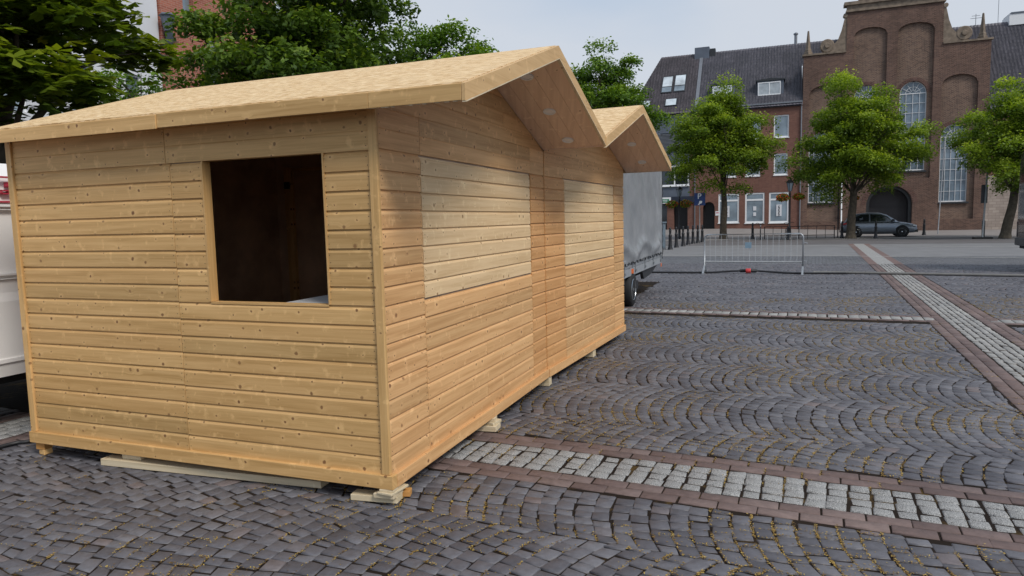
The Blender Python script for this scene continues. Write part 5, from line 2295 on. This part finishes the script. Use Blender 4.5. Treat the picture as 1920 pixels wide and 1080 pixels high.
# low rail for bicycles
RK = thing('bicycle_rack', 'low black metal bicycle rail at the foot of the church wall', 'bicycle rack', (16.6, 45.2, 0), -.33)
b = MB()
for zz in (.22, .80):
    b.tube([(0, 0, zz), (4.2, 0, zz)], .025, 6)
b.build('rail', 'black', RK)
for k_ in range(9):
    b = MB()
    x = k_ * .52
    b.tube([(x, 0, 0), (x, 0, .82)], .03 if k_ % 4 == 0 else .016, 6)
    b.build('post', 'black', RK)


def bicycle(label, x, y, rz):
    T = thing('bicycle', label, 'bicycle', (x, y, 0), rz, 'bicycles at the rack')
    for dx in (-.53, .53):
        b = MB()
        b.tube([(dx + .33 * math.cos(a), 0, .345 + .33 * math.sin(a)) for a in np.linspace(0, 2 * math.pi, 25)], .018, 6, cap=False)
        for k_ in range(8):
            a = math.pi * k_ / 8
            b.tube([(dx - .32 * math.cos(a), 0, .345 - .32 * math.sin(a)), (dx + .32 * math.cos(a), 0, .345 + .32 * math.sin(a))], .003, 3)
        b.build('wheel', 'rubber', T)
    b = MB()
    for p in ([(-.53, 0, .345), (-.12, 0, .30), (.36, 0, .75), (-.2, 0, .80), (-.12, 0, .30)], [(-.53, 0, .345), (-.2, 0, .78)], [(.53, 0, .345), (.36, 0, .78), (.33, 0, .98)]):
        b.tube(p, .017, 6)
    b.build('frame', 'dark_blue', T)
    b = MB()
    b.tube([(.20, -.30, 1.02), (.34, -.2, 1.08), (.36, 0, 1.0), (.34, .2, 1.08), (.20, .30, 1.02)], .014, 6)
    b.build('handlebar', 'black', T)
    b = MB()
    b.tube([(-.2, 0, .78), (-.23, 0, .93)], .014, 6)
    b.prism([(-.38, -.08), (-.38, .08), (-.08, .025), (-.08, -.025)], 2, .93, .98)
    b.build('saddle', 'black', T)
    b = MB()
    b.box(.42, .50, -.03, .03, .86, .92)
    b.build('headlight', 'white_paint', T)
    return T


bicycle('dark bicycle parked end-on between the bollard and the street lamp', 16.15, 44.7, -1.9)
bicycle('dark bicycle parked end-on beside the right lamp post', 17.9, 44.6, -1.75)


# ------------------------------------------------------------------ parked car (local: x length, rear at 0, y into the scene, z up)
cp = fw_(-4.45, -15.8)
CR = thing('parked_car', 'grey compact car parked side-on in front of the church gate', 'car', (cp[0], cp[1], .0), FROT)
LC, WC = 4.32, 1.80
#        x     zbottom zbelt  half width
st_ = [(0.00, .42, .78, .66), (.05, .34, .92, .78), (.30, .28, .98, .87), (.9, .22, .98, .90), (2.0, .20, .97, .90), (2.95, .21, .96, .90), (3.15, .22, .95, .895), (3.7, .25, .88, .86), (4.1, .28, .78, .78), (4.27, .32, .64, .66), (4.32, .40, .55, .55)]
b = MB()
for x, zb_, zt_, hw in st_:
    sec = [(-hw * .93, zb_), (-hw, zb_ + .14), (-hw * 1.0, (zb_ + zt_) / 2 + .02), (-hw * .985, zt_ - .10), (-hw * .90, zt_), (0, zt_ + (.05 if x > 2.9 else .02)),
           (hw * .90, zt_), (hw * .985, zt_ - .10), (hw, (zb_ + zt_) / 2 + .02), (hw, zb_ + .14), (hw * .93, zb_)]
    for y, z in sec:
        b.v.append((x, WC / 2 + y, z))
ns = 11
for k_ in range(len(st_) - 1):
    for j in range(ns):
        b.f.append((k_ * ns + j, (k_ + 1) * ns + j, (k_ + 1) * ns + (j + 1) % ns, k_ * ns + (j + 1) % ns))
        b.m.append(0)
        b.r.append(.5)
        b.uv += [(0, 0)] * 4
for base_i in (0, (len(st_) - 1) * ns):
    b.f.append(tuple(range(base_i, base_i + ns)))
    b.m.append(0)
    b.r.append(.5)
    b.uv += [(0, 0)] * ns
body = b.build('body', 'car_grey', CR, smooth=True)
# cabin: roof and pillars
b = MB()
cab = [(.18, .97, .97, .78), (.42, 1.28, .97, .70), (.85, 1.50, .97, .66), (1.5, 1.575, .96, .655), (2.1, 1.56, .96, .65), (2.55, 1.43, .96, .66), (3.0, 1.14, .95, .72), (3.25, .96, .94, .76)]
for x, zr_, zl_, hw in cab:
    for y, z in ((-.87, zl_), (-hw, zr_ - .05), (-hw * .86, zr_), (0, zr_ + .015), (hw * .86, zr_), (hw, zr_ - .05), (.87, zl_)):
        b.v.append((x, WC / 2 + y, max(z, zl_ - .02)))
ns = 7
for k_ in range(len(cab) - 1):
    for j in range(ns - 1):
        b.f.append((k_ * ns + j, (k_ + 1) * ns + j, (k_ + 1) * ns + j + 1, k_ * ns + j + 1))
        b.m.append(0)
        b.r.append(.5)
        b.uv += [(0, 0)] * 4
b.build('roof', 'car_grey', CR, smooth=True)


def side_glass(poly, nm='side_window', m_='glass_dark', lift=.012):
    # poly (x,z) on the near side; y follows the tumblehome
    for sgn in (-1, 1):
        b = MB()
        pts = []
        for x, z in poly:
            zr_ = np.interp(x, [c_[0] for c_ in cab], [c_[1] for c_ in cab]) - .05
            hw = np.interp(x, [c_[0] for c_ in cab], [c_[3] for c_ in cab])
            f_ = min(1, max(0, (z - .96) / max(.05, zr_ - .96)))
            y = (.87 + (hw - .87) * f_) + lift
            pts.append((x, WC / 2 + sgn * y, z))
        inner = [(p[0], p[1] - sgn * .02, p[2]) for p in pts]
        b.poly(pts if sgn < 0 else pts[::-1])
        b.poly(inner[::-1] if sgn < 0 else inner)
        for i in range(len(pts)):
            j = (i + 1) % len(pts)
            b.poly([pts[i], inner[i], inner[j], pts[j]])
        b.build(nm, m_, CR)


side_glass([(.62, 1.02), (1.55, .995), (1.55, 1.46), (1.1, 1.45), (.80, 1.32)])
side_glass([(1.63, .995), (2.90, .99), (2.62, 1.30), (2.30, 1.44), (1.63, 1.47)])
b = MB()                                    # chrome line along the side windows
b.tube([(.60, .012, .985), (1.6, .008, .965), (3.0, .012, .965)], .012, 5)
b.build('trim', 'chrome', CR)
b = MB()
b.box(.55, 3.6, -.006, .06, .24, .36)
b.build('sill_cladding', 'dark_grey', CR)
b = MB()
b.tube([(1.0, -.004, .44), (2.2, -.008, .46), (3.0, -.004, .44)], .018, 5)
b.build('door_crease', 'car_grey', CR, smooth=True)
for xc in (.82, 3.42):
    b = MB()
    b.lathe([(.0, -.005), (.395, -.005), (.395, .25), (0, .25)], (xc, .012 - .004, .36), 24, axis=1)
    b.build('wheel_arch', 'rubber', CR)
    wheel(CR, xc, .09, .34, .22, -1, 5)
    wheel(CR, xc, WC - .09, .34, .22, 1, 5)
b = MB()
b.prism([(2.78, 1.00), (2.98, 1.00), (2.96, 1.12), (2.84, 1.14)], 1, -.14, .03)
b.build('mirror', 'van_black', CR)
b = MB()
b.prism([(4.02, .70), (4.25, .64), (4.22, .74), (4.0, .80)], 1, .08, .30)
b.build('headlight', 'white_emit', CR)
b = MB()
b.prism([(.02, .80), (.36, .86), (.34, .96), (.04, .93)], 1, .055, .20)
b.build('tail_light', 'red', CR)
b = MB()
b.box(-.02, .30, .06, WC - .06, .30, .46)
b.build('bumper', 'dark_grey', CR, bevel=.02)
b = MB()
b.box(4.12, 4.335, .18, WC - .18, .30, .46)
b.build('bumper', 'dark_grey', CR, bevel=.02)
